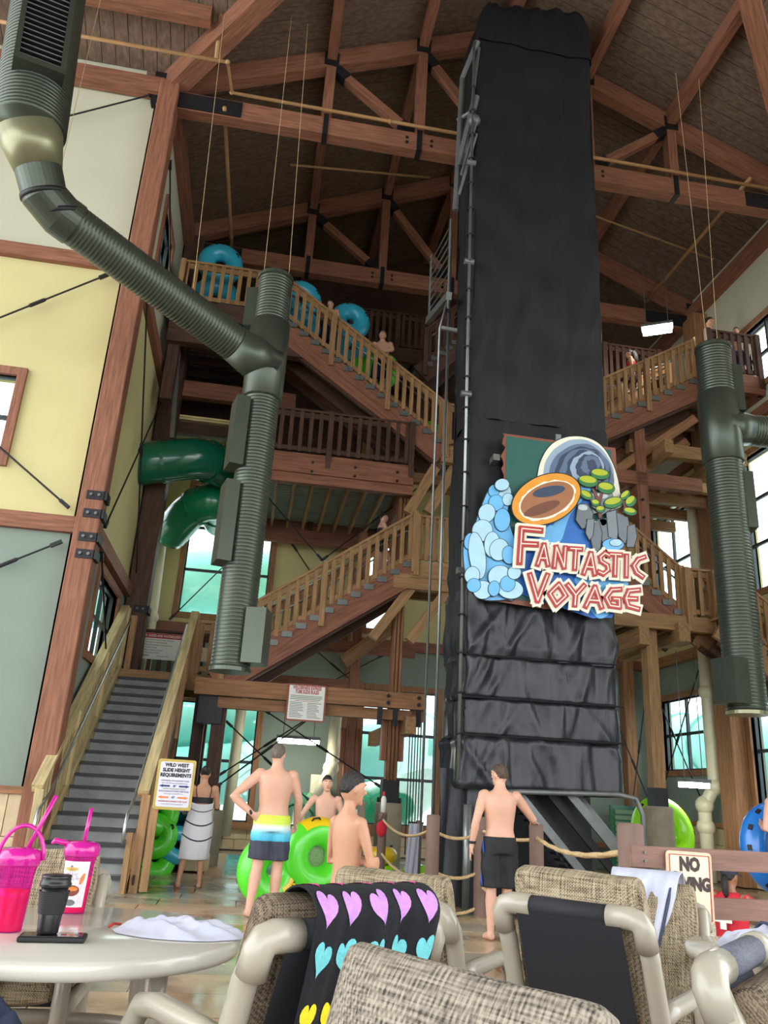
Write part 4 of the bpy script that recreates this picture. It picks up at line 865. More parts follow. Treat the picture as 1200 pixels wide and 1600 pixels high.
# lettering: each letter drawn with broad strokes
GL = {'F':[[(0,1),(0,0)],[(0,1),(.62,.97)],[(0,.55),(.5,.55)]], 'A':[[(0,0),(.36,1)],[(.36,1),(.72,0)],[(.13,.32),(.58,.32)]], 'N':[[(0,0),(.05,1)],[(.05,1),(.6,0)],[(.6,0),(.62,1)]], 'T':[[(.34,0),(.34,1)],[(0,1),(.68,1)]],
 'S':[[(.58,.9),(.3,1)],[(.3,1),(.04,.8)],[(.04,.8),(.1,.6)],[(.1,.6),(.5,.42)],[(.5,.42),(.56,.2)],[(.56,.2),(.28,0)],[(.28,0),(0,.08)]], 'I':[[(.1,0),(.1,1)]], 'C':[[(.62,1),(.25,.85)],[(.25,.85),(0,.5)],[(0,.5),(.22,.18)],[(.22,.18),(.6,0)]],
 'V':[[(0,1),(.4,0)],[(.4,0),(.8,1)]], 'O':[[(.4,1),(.02,.52)],[(.02,.52),(.36,0)],[(.36,0),(.76,.46)],[(.76,.46),(.4,1)]], 'Y':[[(0,1),(.38,.5)],[(.76,1),(.38,.5)],[(.38,.5),(.36,0)]], 'G':[[(.66,.95),(.25,.9)],[(.25,.9),(0,.5)],[(0,.5),(.2,.1)],[(.2,.1),(.64,.05)],[(.64,.05),(.62,.45)],[(.62,.45),(.36,.45)]], 'E':[[(.6,1),(.12,.9)],[(.12,.9),(0,.5)],[(0,.5),(.14,.1)],[(.14,.1),(.62,0)],[(.02,.5),(.5,.52)]]}
def stroke_union(segs, wd, l, m_, parent, nm, join=True):
    """broad strokes with rounded joins, one closed cut-out"""
    mb = MB(); dy = LAY
    for k, (a, b) in enumerate(segs):
        a = Vector(a); b = Vector(b); d = (b-a).normalized(); n = Vector((-d.y,d.x))*wd/2; e = d*wd*.42
        q = [a-e+n, b+e+n, b+e-n, a-e-n]
        if (q[1]-q[0]).cross(q[2]-q[1]) > 0: q = q[::-1]
        f = [SP(p.x, p.y, l+.012*k) for p in q]; g = [v+Vector((0,dy,0)) for v in f]
        mb.add(f+g, [(0,1,2,3),(7,6,5,4),(0,4,5,1),(1,5,6,2),(2,6,7,3),(3,7,4,0)])
    return mb.obj(nm, m_, parent)
def letter(ch, u, v, wd, ht, rot=0, sw=30):
    """ch with its lower left corner at (u, v) in sign coordinates"""
    c, s_ = math.cos(rot), math.sin(rot); u = 372+(u-372)*.955; wd *= .955
    segs = [[(u+x*wd*c+y*ht*s_, v+x*wd*s_-y*ht*c) for x, y in sg_] for sg_ in GL[ch]]
    o = stroke_union(segs, sw, 9.2, 'sg_red', sg, 'letter'); stroke_union(segs, sw+34, 8.0, 'sg_cream', o, 'letter_backing')
    stroke_union([[tuple(Vector(a).lerp(Vector(b), .02)), tuple(Vector(b).lerp(Vector(a), .02))] for a, b in segs], 6, 9.45, 'sg_cream', o, 'letter_inlay')
for ch, u, v, wd, ht, r_ in (('F',390,852,185,190,.05),('A',496,864,84,112,.06),('N',594,878,96,112,.06),('T',682,888,96,112,.07),('A',768,916,92,116,.1),('S',858,918,100,116,.08),('T',922,926,98,116,.06),('I',1014,934,100,116,.05),('C',1064,932,100,112,.12)): letter(ch, u, v, wd, ht, r_, 27 if ch != 'F' else 33)
for ch, u, v, wd, ht, r_ in (('V',446,1058,128,140,.04),('O',560,1080,128,110,.08),('Y',668,1086,126,108,.05),('A',778,1096,130,108,.08),('G',896,1104,126,108,.06),('E',1012,1108,126,104,.1)): letter(ch, u, v, wd, ht, r_, 28)
for i, (x, z) in enumerate(((3.3,6.3),(5.1,6.5),(3.3,4.5),(5.1,4.6))): MB().box((x-.05,10.8,z-.05),(x+.05,11.08,z+.05)).obj('stand_off', 'dull_steel', sg)
# ================================================================== patio furniture
def weave_mat(name, c1, c2, c3, freq=240):
    m = bpy.data.materials.new(name); m.use_nodes = True; t = m.node_tree; N = t.nodes; K = t.links; b = N['Principled BSDF']
    b.inputs['Roughness'].default_value = .85; b.inputs['Specular IOR Level'].default_value = .2
    tc = N.new('ShaderNodeTexCoord'); sep = N.new('ShaderNodeSeparateXYZ'); K.new(tc.outputs['Object'], sep.inputs[0])
    def math_(op, a, bb=None):
        n = N.new('ShaderNodeMath'); n.operation = op
        for i, v in enumerate((a, bb)):
            if v is None: continue
            if isinstance(v, (int,float)): n.inputs[i].default_value = v
            else: K.new(v, n.inputs[i])
        return n.outputs[0]
    def nz(sx, sy, sz):
        mp = N.new('ShaderNodeMapping'); mp.inputs['Scale'].default_value = (sx,sy,sz); K.new(tc.outputs['Object'], mp.inputs['Vector'])
        n = N.new('ShaderNodeTexNoise'); n.inputs['Scale'].default_value = 1; n.inputs['Detail'].default_value = 2; K.new(mp.outputs[0], n.inputs['Vector']); return n.outputs['Fac']
    ver = nz(freq*.8, 9, 9); hor = nz(9, freq*.8, freq*.8)          # streaky warp and weft threads
    wx = math_('SINE', math_('MULTIPLY', sep.outputs['X'], freq*2.2)); wz = math_('SINE', math_('MULTIPLY', math_('ADD', sep.outputs['Z'], sep.outputs['Y']), freq*2.2))
    chk = math_('MULTIPLY', wx, wz)
    f = math_('ADD', math_('MULTIPLY', math_('ADD', ver, hor), .5), math_('MULTIPLY', chk, .09))
    r = N.new('ShaderNodeValToRGB'); e = r.color_ramp.elements; e[0].position = .33; e[0].color = c3; e[1].position = .62; e[1].color = c1; q = e.new(.47); q.color = c2
    K.new(f, r.inputs['Fac']); K.new(r.outputs[0], b.inputs['Base Color'])
    bp = N.new('ShaderNodeBump'); bp.inputs['Strength'].default_value = .5; bp.inputs['Distance'].default_value = .004; K.new(f, bp.inputs['Height']); K.new(bp.outputs[0], b.inputs['Normal'])
    M[name] = m
weave_mat('weave_tan', L(176,162,136), L(134,120,98), L(66,57,47)); weave_mat('weave_brown', L(140,124,104), L(104,90,75), L(50,43,37)); weave_mat('weave_grey', L(166,156,140), L(126,117,104), L(66,61,57), 200)
mat('sling_black', L(30,32,38), .75, ns=300, na=.25); mat('sling_stripe', L(96,98,112), .7, ns=200, na=.5, stretch=(1,.05,1))
mat('pvc', L(170,163,147), .3, na=.04, coat=.3); mat('table_top', L(204,200,188), .16, na=.04, ns=3, coat=.3)
def cushion(name, parent, wd, dp, ht, m, mtx, puff=.03):
    """pillow: wd x dp (thickness) x ht, built around its own centre then placed by mtx"""
    bm = bmesh.new(); bmesh.ops.create_cube(bm, size=1)
    bmesh.ops.subdivide_edges(bm, edges=bm.edges, cuts=9, use_grid_fill=True)
    for v in bm.verts:
        x, y, z = v.co*2
        k = (1-x*x)*(1-z*z); rx = 1-.04*(z*z)*(abs(x)**3)
        yy = y*(dp/2)*(1-.35*max(abs(x),abs(z))**6)+y*puff*k
        xx = x*wd/2*rx*(1-.03*y*y*(abs(x)**2)); zz = z*ht/2*(1-.03*y*y*(z*z))
        n = noise.noise(Vector((xx*5+wd*9,zz*5,y)))*.010
        v.co = mtx@Vector((xx, yy+n, zz+n*.6))
    me = bpy.data.meshes.new(name); bm.to_mesh(me); bm.free(); me.materials.append(M[m]); me.polygons.foreach_set('use_smooth', [True]*len(me.polygons))
    o = bpy.data.objects.new(name, me); COL.objects.link(o); o.parent = parent; WL[o.name] = WL[parent.name]
    s = o.modifiers.new('s', 'SUBSURF'); s.levels = 1; s.render_levels = 1
    return o
def chair(label, rx, ry, th, zt=.98, weave='weave_tan', sling='sling_black', hw=.31, group=None, cush_up=.05, arms=True):
    """pipe-framed patio chair; (rx, ry) is the middle of the top rail, th its facing (0 = away from the table's near side)"""
    off = Matrix.Rotation(th,3,'Z')@Vector((0,-.46,0)); c = (rx-off.x, ry-off.y, 0)
    t = thing('patio_chair', label, 'chair', c, th, group)
    r = .039*hw/.32; yb = -.46
    ze = zt-.02
    for s in (-1,1):
        x = s*hw
        MB().tube([(x,-.27,0),(x,-.28,.4),(x,-.33,.62),(x,-.40,.82),(x,yb,ze-.02)], r, 14).obj('back_post', 'pvc', t, True, True)
        MB().tube([(x,yb+.03,ze-.10),(x,yb+.005,ze-.035),(x-s*.015,yb,ze-.008),(x-s*.045,yb,ze),(x-s*.13,yb,ze)], r*1.17, 16).obj('elbow_fitting', 'pvc', t, True, True)
        MB().tube([(x,-.295,.48),(x,-.315,.57)], r*1.15, 14).obj('collar_fitting', 'pvc', t, True, True)
        if arms:
            MB().tube([(x,-.335,.63),(x,-.2,.645),(x,.12,.65),(x,.24,.63),(x,.3,.56),(x,.31,.4),(x,.31,0)], r*.95, 14).obj('arm_rail', 'pvc', t, True, True)
        MB().tube([(x,-.28,.33),(x,.31,.33)], r*.9, 12).obj('side_rail', 'pvc', t, True, True)
    for y, z in ((.28,.33),(-.28,.33)): MB().tube([(-hw,y,z),(hw,y,z)], r*.9, 12).obj('cross_rail', 'pvc', t, True, True)
    MB().tube([(-hw+.12,yb,ze),(hw-.12,yb,ze)], r*1.06, 14).obj('sling_sleeve', sling, t, True, True)
    def sl(u, v):
        x = (u*2-1)*(hw-.075); z = ze-.02-v*.58; y = yb-.03+.19*v+.02*math.sin(math.pi*v)
        return (x, y, z)
    MB().grid(sl, 8, 14).obj('sling_back', sling, t, True, True)
    lean = Matrix.Translation((0,-.30,ze-.24+cush_up))@Matrix.Rotation(R(16),4,'X')
    cushion('back_cushion', t, hw*2-.03, .13, .66, weave, lean)
    cushion('seat_cushion', t, hw*2-.05, .12, .60, weave, Matrix.Translation((0,.03,.43))@Matrix.Rotation(R(90),4,'X'))
    return t
def rail_mid(a, b): return ((a[0]+b[0])/2, (a[1]+b[1])/2)
TH_M = R(30)
cm = chair('patio chair draped with the black heart towel beside the round table', .39, 2.745, TH_M, .955, 'weave_brown', hw=.335, cush_up=.02)
chair('patio chair with tilted tan cushion behind the heart-towel chair', .66, 3.80, R(-38), .91, 'weave_tan')
chair('patio chair showing its black sling back and cream pipe posts', 1.275, 3.20, R(-46), .985, 'weave_tan', hw=.285, cush_up=.055)
chair('patio chair with big grey-tan woven back cushion cut off by the photo edge', .52, 1.70, R(122), .905, 'weave_grey', hw=.35, cush_up=.07)
cs = chair('patio chair with white striped towel over its tan cushion', 2.33, 4.72, R(148), .855, 'weave_tan', hw=.31)
chair('patio chair with striped grey sling beside the small white table', 1.42, 2.33, R(-134), .98, 'weave_brown', 'sling_stripe', hw=.32, cush_up=-.1)
chair('patio chair with pale tan cushion behind the drinks on the round table', -1.0, 5.02, R(180), .86, 'weave_tan', hw=.31)
chair('patio chair tucked under the round table with bags on its seat', -1.35, 3.2, R(-90), .9, 'weave_brown', hw=.3, arms=False)
# ---- round table
tx, ty, tz, tr = -.62, 3.97, .73, .69
t = thing('round_table', 'round off-white patio table with glossy wet top', 'table', (tx,ty,0))
MB().lathe([(tr-.05,-.07),(tr-.008,-.065),(tr,-.045),(tr,-.012),(tr-.012,0),(0,0)], (tx,ty,tz), 72).obj('table_top', 'table_top', t, True)
for i in range(4):
    a = R(45+90*i+12); x0, y0 = tx+.45*math.cos(a), ty+.45*math.sin(a); x1, y1 = tx+.50*math.cos(a), ty+.50*math.sin(a)
    MB().tube([(x0,y0,tz-.03),(x0,y0,.45),(x1,y1,0)], .036, 12).obj('leg', 'pvc', t, True)
MB().torus((tx,ty,.3), .43, .025, n=40, m=8).obj('leg_ring', 'pvc', t, True)
t = thing('side_table', 'small white round side table holding a white towel', 'table', (2.45,3.78,0))
MB().lathe([(.31,-.055),(.345,-.05),(.35,-.01),(.34,0),(0,0)], (2.45,3.78,.77), 48).obj('table_top', 'table_top', t, True)
for i in range(4): a = R(30+90*i); MB().tube([(2.45+.22*math.cos(a),3.78+.22*math.sin(a),.73),(2.45+.26*math.cos(a),3.78+.26*math.sin(a),0)], .028, 10).obj('leg', 'pvc', t, True)
# ---- things on the table
def clear_mat(name, c, rough=.08, tr=.55):
    m = bpy.data.materials.new(name); m.use_nodes = True; t_ = m.node_tree; N = t_.nodes; K = t_.links; b = N['Principled BSDF']
    b.inputs['Base Color'].default_value = c; b.inputs['Roughness'].default_value = rough; b.inputs['Coat Weight'].default_value = .5
    x = N.new('ShaderNodeMixShader'); tp = N.new('ShaderNodeBsdfTransparent'); tp.inputs['Color'].default_value = sc(c, 1.3); x.inputs['Fac'].default_value = tr
    K.new(b.outputs[0], x.inputs[1]); K.new(tp.outputs[0], x.inputs[2]); K.new(x.outputs[0], N['Material Output'].inputs['Surface']); M[name] = m
clear_mat('plastic_magenta', L(214,38,160), .1, .25); clear_mat('plastic_clear', L(235,225,232), .08, .8); clear_mat('drink_red', L(226,44,52), .2, .02); clear_mat('plastic_pink', L(232,90,200), .1, .86)
mat('frame_gold_', L(214,178,90), .5, na=.1); mat('label_white', L(225,220,225), .35, na=.1, ns=30); mat('label_brown', L(120,62,40), .4, na=.3, ns=40)
def tumbler(label, x, y, strawtop, handle, sticker):
    t = thing('straw_tumbler', label, 'cup', (x,y,tz)); b = (x,y,tz)
    MB().lathe([(.052,.004),(.054,.01),(.060,.13),(.062,.16),(0,.16)], b, 28).obj('drink', 'drink_red', t, True)
    MB().lathe([(.055,0),(.057,.01),(.064,.13),(.068,.22),(.078,.255),(.080,.27)], b, 32, False).obj('cup_body', 'plastic_pink', t, True)
    MB().lathe([(.080,.25),(.084,.255),(.085,.285),(.078,.305),(.05,.318),(.0,.32)], b, 32).obj('lid', 'plastic_magenta', t, True)
    sx, sy, sz = strawtop; MB().tube([(x+sx*.1,y+sy*.1,tz+.28),(x+sx,y+sy,tz+sz)], .0095, 12).obj('straw', 'plastic_magenta', t, True)
    if handle:
        pts = [(x-.078*math.cos(a)*1.18, y, tz+.27+.135*math.sin(a)) for a in [math.pi*i/14 for i in range(15)]]
        MB().tube(pts, .009, 8, ell=(1,1)).obj('carry_handle', 'plastic_magenta', t, True)
    else: MB().tube([(x-.06,y,tz+.30),(x-.13,y-.01,tz+.315),(x-.145,y-.01,tz+.30)], [.016,.014,.008], 8).obj('lid_spout', 'plastic_magenta', t, True)
    if sticker:
        def sk(u, v):
            a = R(-150+110*u); rr = .0585+.011*v+.004; zz = .03+.2*v; return (x+rr*math.cos(a)*(1), y+rr*math.sin(a), tz+zz)
        o = MB().grid(sk, 14, 10).obj('label_wrap', 'label_white', t, True)
        def patch(nm, u0, u1, v0, v1, m_):
            MB().grid(lambda u, v: (lambda p: (x+(p[0]-x)*1.02, y+(p[1]-y)*1.02, p[2]))(sk(u0+(u1-u0)*u, v0+(v1-v0)*v)), 8, 6).obj(nm, m_, o, True)
        up = lambda u, v, e=1.03: (lambda p: (x+(p[0]-x)*e, y+(p[1]-y)*e, p[2]))(sk(u, v))
        def oval(nm, cu, cv, ru, rv, m_, rot=0, e=1.03):
            pts = [(cu+ru*math.cos(a)*math.cos(rot)-rv*math.sin(a)*math.sin(rot), cv+ru*math.cos(a)*math.sin(rot)+rv*math.sin(a)*math.cos(rot)) for a in [2*math.pi*i/18 for i in range(18)]]
            MB().add([up(cu,cv,e)]+[up(a,b_,e) for a, b_ in pts], [(0,1+i,1+(i+1)%18) for i in range(18)]).obj(nm, m_, o, True)
        oval('label_badge', .5,.36,.26,.12,'label_brown'); oval('badge_core', .5,.40,.2,.05,'ink_orange', 0, 1.045); oval('label_flame', .8,.62,.06,.14,'ink_orange', -.5); oval('label_foot', .48,.1,.2,.07,'ink_grey'); oval('label_title', .38,.83,.24,.045,'frame_gold_')
        for i in range(6): MB().tube([up(.38,.92,1.03), up(.02+.16*i,.56+.02*abs(i-2.5),1.03)], .0007, 4).obj('web_line', 'ink_grey', o)
        for kk in (.3,.6,.9): MB().tube([up(.38+(.02+.16*i-.38)*kk, .92+(.56+.02*abs(i-2.5)-.92)*kk, 1.03) for i in range(6)], .0007, 4).obj('web_line', 'ink_grey', o)
tumbler('pink straw tumbler with hoop handle and red drink on the round table', -.885, 3.87, (.10,.0,.53), True, False)
tumbler('pink straw tumbler with wrap label behind the black cup', -.735, 4.44, (.012,.0,.47), False, True)
mat('cup_black', L(26,26,29), .35, na=.1)
t = thing('coffee_cup', 'black lidded travel cup with ribbed sleeve standing on the phone', 'cup', (-.69,3.69,tz+.025)); b = (-.69,3.69,tz+.026)
MB().lathe([(.038,0),(.040,.004),(.052,.17),(0,.17)], b, 28).obj('cup_body', 'cup_black', t, True)
MB().lathe([(.055,.165),(.060,.168),(.061,.18),(.057,.184),(.056,.2),(.058,.206),(.054,.21),(0,.208)], b, 28).obj('lid', 'cup_black', t, True)
MB().lathe([r_ for i in range(14) for r_ in ((.0475+.0007*i,.07+.006*i),(.0495+.0007*i,.0715+.006*i),(.0495+.0007*i,.0745+.006*i))], b, 28, False).obj('ribbed_sleeve', 'rubber_black', t, True)
mat('screen_dark', L(30,30,36), .1, na=.3, ns=25)
t = thing('phone', 'black cased phone lying on the round table under the cup', 'phone', (-.665,3.685,tz), R(4))
bevel(MB().box((-.125,-.06,0),(.125,.06,.022)).obj('case', 'rubber_black', t, False, True), .008, 3); MB().box((-.112,-.05,.021),(.112,.05,.0235)).obj('screen', 'screen_dark', t, False, True)
for i, m_ in enumerate(('ink_red','ink_orange','ink_grey')): MB().box((.03+.027*i,-.02,.0232),(.05+.027*i,.0,.0245)).obj('screen_icon', m_, t, False, True)
# ---- cloth lying in heaps
mat('cotton_white', L(194,196,212), .85, na=.04, ns=12); mat('cotton_navy', L(64,72,96), .85, na=.1); mat('fabric_blue', L(58,74,120), .8, na=.2); mat('fabric_denim', L(40,48,72), .85, na=.2)
def heap(name, label, cat, cx, cy, z, ax, ay, hh, m, rot=0, seed=0, n=90, fold=7):
    t = thing(name, label, cat, (cx,cy,z), rot)
    def fn(u, v):
        a = 2*math.pi*u; rr = math.sqrt(v)*(1+.13*noise.noise(Vector((math.cos(a)*1.7+seed,math.sin(a)*1.7,0)))) if v < 1 else (1+.13*noise.noise(Vector((math.cos(a)*1.7+seed,math.sin(a)*1.7,0))))
        x, y = ax*rr*math.cos(a), ay*rr*math.sin(a)
        k = max(0, 1-v**2.2)
        w1 = noise.noise(Vector((x*5+seed,y*5,seed)))*4; w2 = noise.noise(Vector((x*6,y*6+seed,seed+4)))*4
        f1 = .5+.5*math.sin(fold*4*(x*.5+y)+w1); f2 = .5+.5*math.sin(fold*3.2*(x-y*.7)+w2+1)
        h = hh*k*(.16+.25*(noise.noise(Vector((x*4+seed,y*4,1)))+.5)+.50*f1**1.8*(1-.4*f2)+.32*f2**2)
        return (x, y, .003+h)
    mb = MB().grid(fn, n, 46, True); mb.f.append(tuple(45*n+i for i in reversed(range(n)))); mb.mi.append(0)
    mb.obj('cloth', m, t, True, True)
    return t
h = heap('rash_shirt', 'crumpled white swim shirt with pink hem on the round table', 'shirt', -.2, 3.93, tz, .30, .17, .075, 'cotton_white', R(-14), 3, fold=11)
MB().tube([(-.30,-.02,.012),(-.295,.02,.02),(-.28,.06,.012)], .006, 6).obj('pink_hem', 'ink_red', h, True, True)
h = heap('folded_towel', 'crumpled white towel with navy stripe on the side table', 'towel', 2.5, 3.86, .77, .29, .16, .09, 'cotton_white', R(20), 11, fold=9)
MB().tube([(.02,-.15,.03),(.06,-.05,.085),(.08,.06,.09),(.09,.13,.03)], .014, 8, ell=(1.6,.5)).obj('navy_stripe', 'cotton_navy', h, True, True)
heap('tote_bag', 'dark blue bag lying on the tucked-in chair', 'bag', -.86, 3.25, .49, .3, .2, .13, 'fabric_denim', 0, 5)
heap('blue_garment', 'bright blue cloth lying on the tucked-in chair', 'clothing', -1.16, 3.32, .49, .12, .12, .16, 'fabric_blue', 0, 9)
heap('dark_bag', 'black bag on the floor between the right-hand chairs', 'bag', 2.0, 3.1, 0, .18, .16, .42, 'fabric_denim', 0, 14)
# ---- towels over chair backs (built in the chair's own frame)
mat('towel_black', L(17,18,24), .9, na=.2, ns=60, bs=140, bstr=.3); 
for n_, c_ in dict(heart_purple=(196,140,218), heart_teal=(112,200,206), heart_yellow=(240,222,40), heart_lime=(190,205,50), heart_pink=(226,64,150)).items(): mat(n_, L(*c_), .9, na=.08, ns=60, bs=140, bstr=.3)
def chair_towel(ch, name, label, u0, u1, vf, vb, zt, m, lift=.02, slant=0, sag=1.0, off=.5, fa=1.0, taper=0):
    """towel over the top rail of chair ch: returns thing and surface function S(u,v), v<0 front, v>0 back (metres along the towel)"""
    t = thing(name, label, 'towel', tuple(ch.location), ch.rotation_euler[2])
    yb = -.46; r = .062+lift
    def Sf(u, v):
        x = u0+(u1-u0)*u+slant*max(0, v); fold = .009*math.sin(u*15+v*3)*(1+abs(v)*1.2)+.003*math.sin(u*41+1); fold *= fa; x = x*(1-taper*max(0,-v))+taper*.1*max(0,-v)
        if abs(v) < .12:
            a = v/.12*math.pi/2; y = yb+.03-math.sin(a)*(r+.03); z = zt+.03+math.cos(a)*r
            y -= fold*math.sin(a)
        elif v > 0:
            k = v-.12; y = yb-r+.30*k*off-fold*1.2; z = zt+.03-k*sag
        else:
            k = -v-.12; y = yb+.06+r+.28*k+fold; z = zt+.03-k*.96
        return Vector((x, y, z))
    mb = MB().grid(lambda u, v: Sf(u, -vf+(vf+vb)*v), 50, 70)
    o = mb.obj('cloth', m, t, True, True); s = o.modifiers.new('thick', 'SOLIDIFY'); s.thickness = .006; s.offset = 0
    return t, Sf, o
V3 = Vector
def on_cloth(nm, Sf, poly, m, parent, eps=.006, rings=3):
    """flat print laid on the towel surface: poly in (u, v)"""
    cu = sum(p[0] for p in poly)/len(poly); cv = sum(p[1] for p in poly)/len(poly); n = len(poly); vs = []
    def q(u, v):
        p = Sf(u, v); a = Sf(u+.01, v)-p; b = Sf(u, v+.01)-p; n_ = b.cross(a).normalized(); w_ = V3((0,-1,0)) if v > .1 else (V3((0,0,1)) if v > -.1 else V3((0,1,0))); return p+n_*(eps if n_.dot(w_) > 0 else -eps)
    vs.append(q(cu, cv))
    for k in range(1, rings+1): vs += [q(cu+(u-cu)*k/rings, cv+(v-cv)*k/rings) for u, v in poly]
    fs = [(0, 1+i, 1+(i+1) % n) for i in range(n)]
    for k in range(rings-1): fs += [(1+k*n+i, 1+(k+1)*n+i, 1+(k+1)*n+(i+1) % n, 1+k*n+(i+1) % n) for i in range(n)]
    return MB().add(vs, fs).obj(nm, m, parent, True, True)
def heart(cu, cv, su, sv, rot=0):
    out = []
    for i in range(28):
        a = 2*math.pi*i/28; x = 16*math.sin(a)**3/17; y = -(13*math.cos(a)-5*math.cos(2*a)-2*math.cos(3*a)-math.cos(4*a))/17
        x, y = x*math.cos(rot)-y*math.sin(rot), x*math.sin(rot)+y*math.cos(rot); out.append((cu+x*su, cv+y*sv))
    return out
t, Sf, clo = chair_towel(cm, 'heart_towel', 'black towel printed with bright hearts over a patio chair back', -.19, .30, .35, .78, .95, 'towel_black', slant=-.12)
for r_, (v, m_, shift) in enumerate(((-.03,'heart_pink',.1),(.085,'heart_purple',0),(.215,'heart_teal',.02),(.37,'heart_yellow',.0),(.53,'heart_lime',.06),(.68,'heart_pink',0))):
    for c_ in range(5):
        on_cloth('heart_print', Sf, heart(.08+.205*c_+shift*.2, v, .072, .055, .3*math.sin(c_*2+r_)), m_, t)
t, Sf, clo = chair_towel(cs, 'striped_towel', 'white towel with navy stripes hanging over the tan chair cushion', -.22, .16, .46, .3, .88, 'cotton_white', lift=.05, fa=2.4, taper=.9)
for u in (.1, .88):
    on_cloth('navy_stripe', Sf, [(u-.03,-.42),(u+.03,-.42),(u+.03,-.3),(u+.03,-.15),(u+.03,.02),(u-.03,.02),(u-.03,-.15),(u-.03,-.3)], 'cotton_navy', t, .008, 2)
# ================================================================== people
def skin_mat(name, c):
    m = mat(name, c, .5, ns=6, na=.06); b = m.node_tree.nodes['Principled BSDF']
    b.inputs['Subsurface Weight'].default_value = .12; b.inputs['Subsurface Radius'].default_value = (.02,.008,.005); b.inputs['Subsurface Scale'].default_value = .5
skin_mat('skin_fair', L(210,162,138)); skin_mat('skin_tan', L(192,142,112)); skin_mat('skin_mid', L(214,160,128)); skin_mat('skin_brown', L(160,112,84))
mat('hair_brown', L(84,66,52), .6, ns=60, na=.35, bs=110, bstr=.9, stretch=(1,1,.4)); mat('hair_dark', L(38,32,30), .5, ns=60, na=.35, bs=110, bstr=.9, stretch=(1,1,.4)); mat('hair_grey', L(110,98,88), .6, ns=60, na=.35, bs=110, bstr=.9, stretch=(1,1,.4))
mat('eye_white', L(235,235,230), .2, na=0); mat('lip', L(176,104,96), .5, na=.05)
mat('short_black', L(26,27,31), .75, na=.15, bs=20, bstr=.3); mat('short_green', L(44,84,64), .75, na=.2); mat('short_blue', L(40,84,200), .7, na=.1); mat('swim_black', L(20,20,24), .6, na=.1)
mat('shirt_red', L(200,36,52), .8, na=.08); mat('cap_navy', L(30,36,54), .7, na=.1); mat('short_red', L(150,36,40), .75, na=.1); mat('short_navy', L(40,48,84), .75, na=.1)
def trunks_mat():
    m = mat('trunks_fade', L(90,190,215), .75, na=.08, bs=20, bstr=.3); t = m.node_tree; N = t.nodes; K = t.links
    tc = N.new('ShaderNodeTexCoord'); sp = N.new('ShaderNodeSeparateXYZ'); K.new(tc.outputs['Object'], sp.inputs[0])
    nz = N.new('ShaderNodeTexNoise'); nz.inputs['Scale'].default_value = 9; K.new(tc.outputs['Object'], nz.inputs['Vector'])
    ad = N.new('ShaderNodeMath'); ad.operation = 'MULTIPLY_ADD'; K.new(nz.outputs['Fac'], ad.inputs[0]); ad.inputs[1].default_value = .03; K.new(sp.outputs['Z'], ad.inputs[2])
    mr = N.new('ShaderNodeMapRange'); mr.inputs[1].default_value = .56; mr.inputs[2].default_value = 1.07; K.new(ad.outputs[0], mr.inputs[0])
    r = N.new('ShaderNodeValToRGB'); e = r.color_ramp.elements; e[0].position = 0; e[0].color = L(58,60,76); e[1].position = 1; e[1].color = L(205,225,70)
    for p, c in ((.47,L(58,60,76)),(.49,L(64,176,212)),(.64,L(110,200,225)),(.76,L(225,238,235)),(.85,L(205,228,90))): q = e.new(p); q.color = c
    K.new(mr.outputs[0], r.inputs['Fac']); K.new(r.outputs[0], N['Principled BSDF'].inputs['Base Color'])
trunks_mat()
def wrap_mat():
    m = mat('wrap_towel', L(222,222,228), .9, na=.05, bs=90, bstr=.3); t = m.node_tree; N = t.nodes; K = t.links
    tc = N.new('ShaderNodeTexCoord'); sp = N.new('ShaderNodeSeparateXYZ'); K.new(tc.outputs['Object'], sp.inputs[0])
    w_ = N.new('ShaderNodeMath'); w_.operation = 'MULTIPLY_ADD'; x2 = N.new('ShaderNodeMath'); x2.operation = 'MULTIPLY'; K.new(sp.outputs['X'], x2.inputs[0]); K.new(sp.outputs['X'], x2.inputs[1]); K.new(x2.outputs[0], w_.inputs[0]); w_.inputs[1].default_value = -1.6; K.new(sp.outputs['Z'], w_.inputs[2])
    r = N.new('ShaderNodeValToRGB'); r.color_ramp.interpolation = 'CONSTANT'; e = r.color_ramp.elements; wh = L(222,222,228); nv = L(54,58,74); e[0].position = 0; e[0].color = wh; e[1].position = .60; e[1].color = nv
    for p, c in ((.618,wh),(.80,nv),(.818,wh),(.985,nv),(1.0,wh)): q = e.new(min(p,1)); q.color = c
    K.new(w_.outputs[0], r.inputs['Fac']); K.new(r.outputs[0], N['Principled BSDF'].inputs['Base Color'])
wrap_mat()
def fuse(mb, name, m, parent, voxel, it=4, shape=None):
    """weld overlapping closed shapes into one continuous surface"""
    me = bpy.data.meshes.new('f'); me.from_pydata(mb.v, [], mb.f); ob = bpy.data.objects.new('f', me); COL.objects.link(ob)
    r = ob.modifiers.new('r', 'REMESH'); r.mode = 'VOXEL'; r.voxel_size = voxel
    s = ob.modifiers.new('s', 'SMOOTH'); s.factor = .5; s.iterations = it
    out = evaluated(ob); bpy.data.objects.remove(ob)
    if shape:
        for v in out.vertices: v.co = shape(v.co)
    out.materials.clear(); out.materials.append(M[m]); out.polygons.foreach_set('use_smooth', [True]*len(out.polygons))
    o = bpy.data.objects.new(name, out); COL.objects.link(o); o.parent = parent; WL[o.name] = WL[parent.name]
    return o
V = Vector
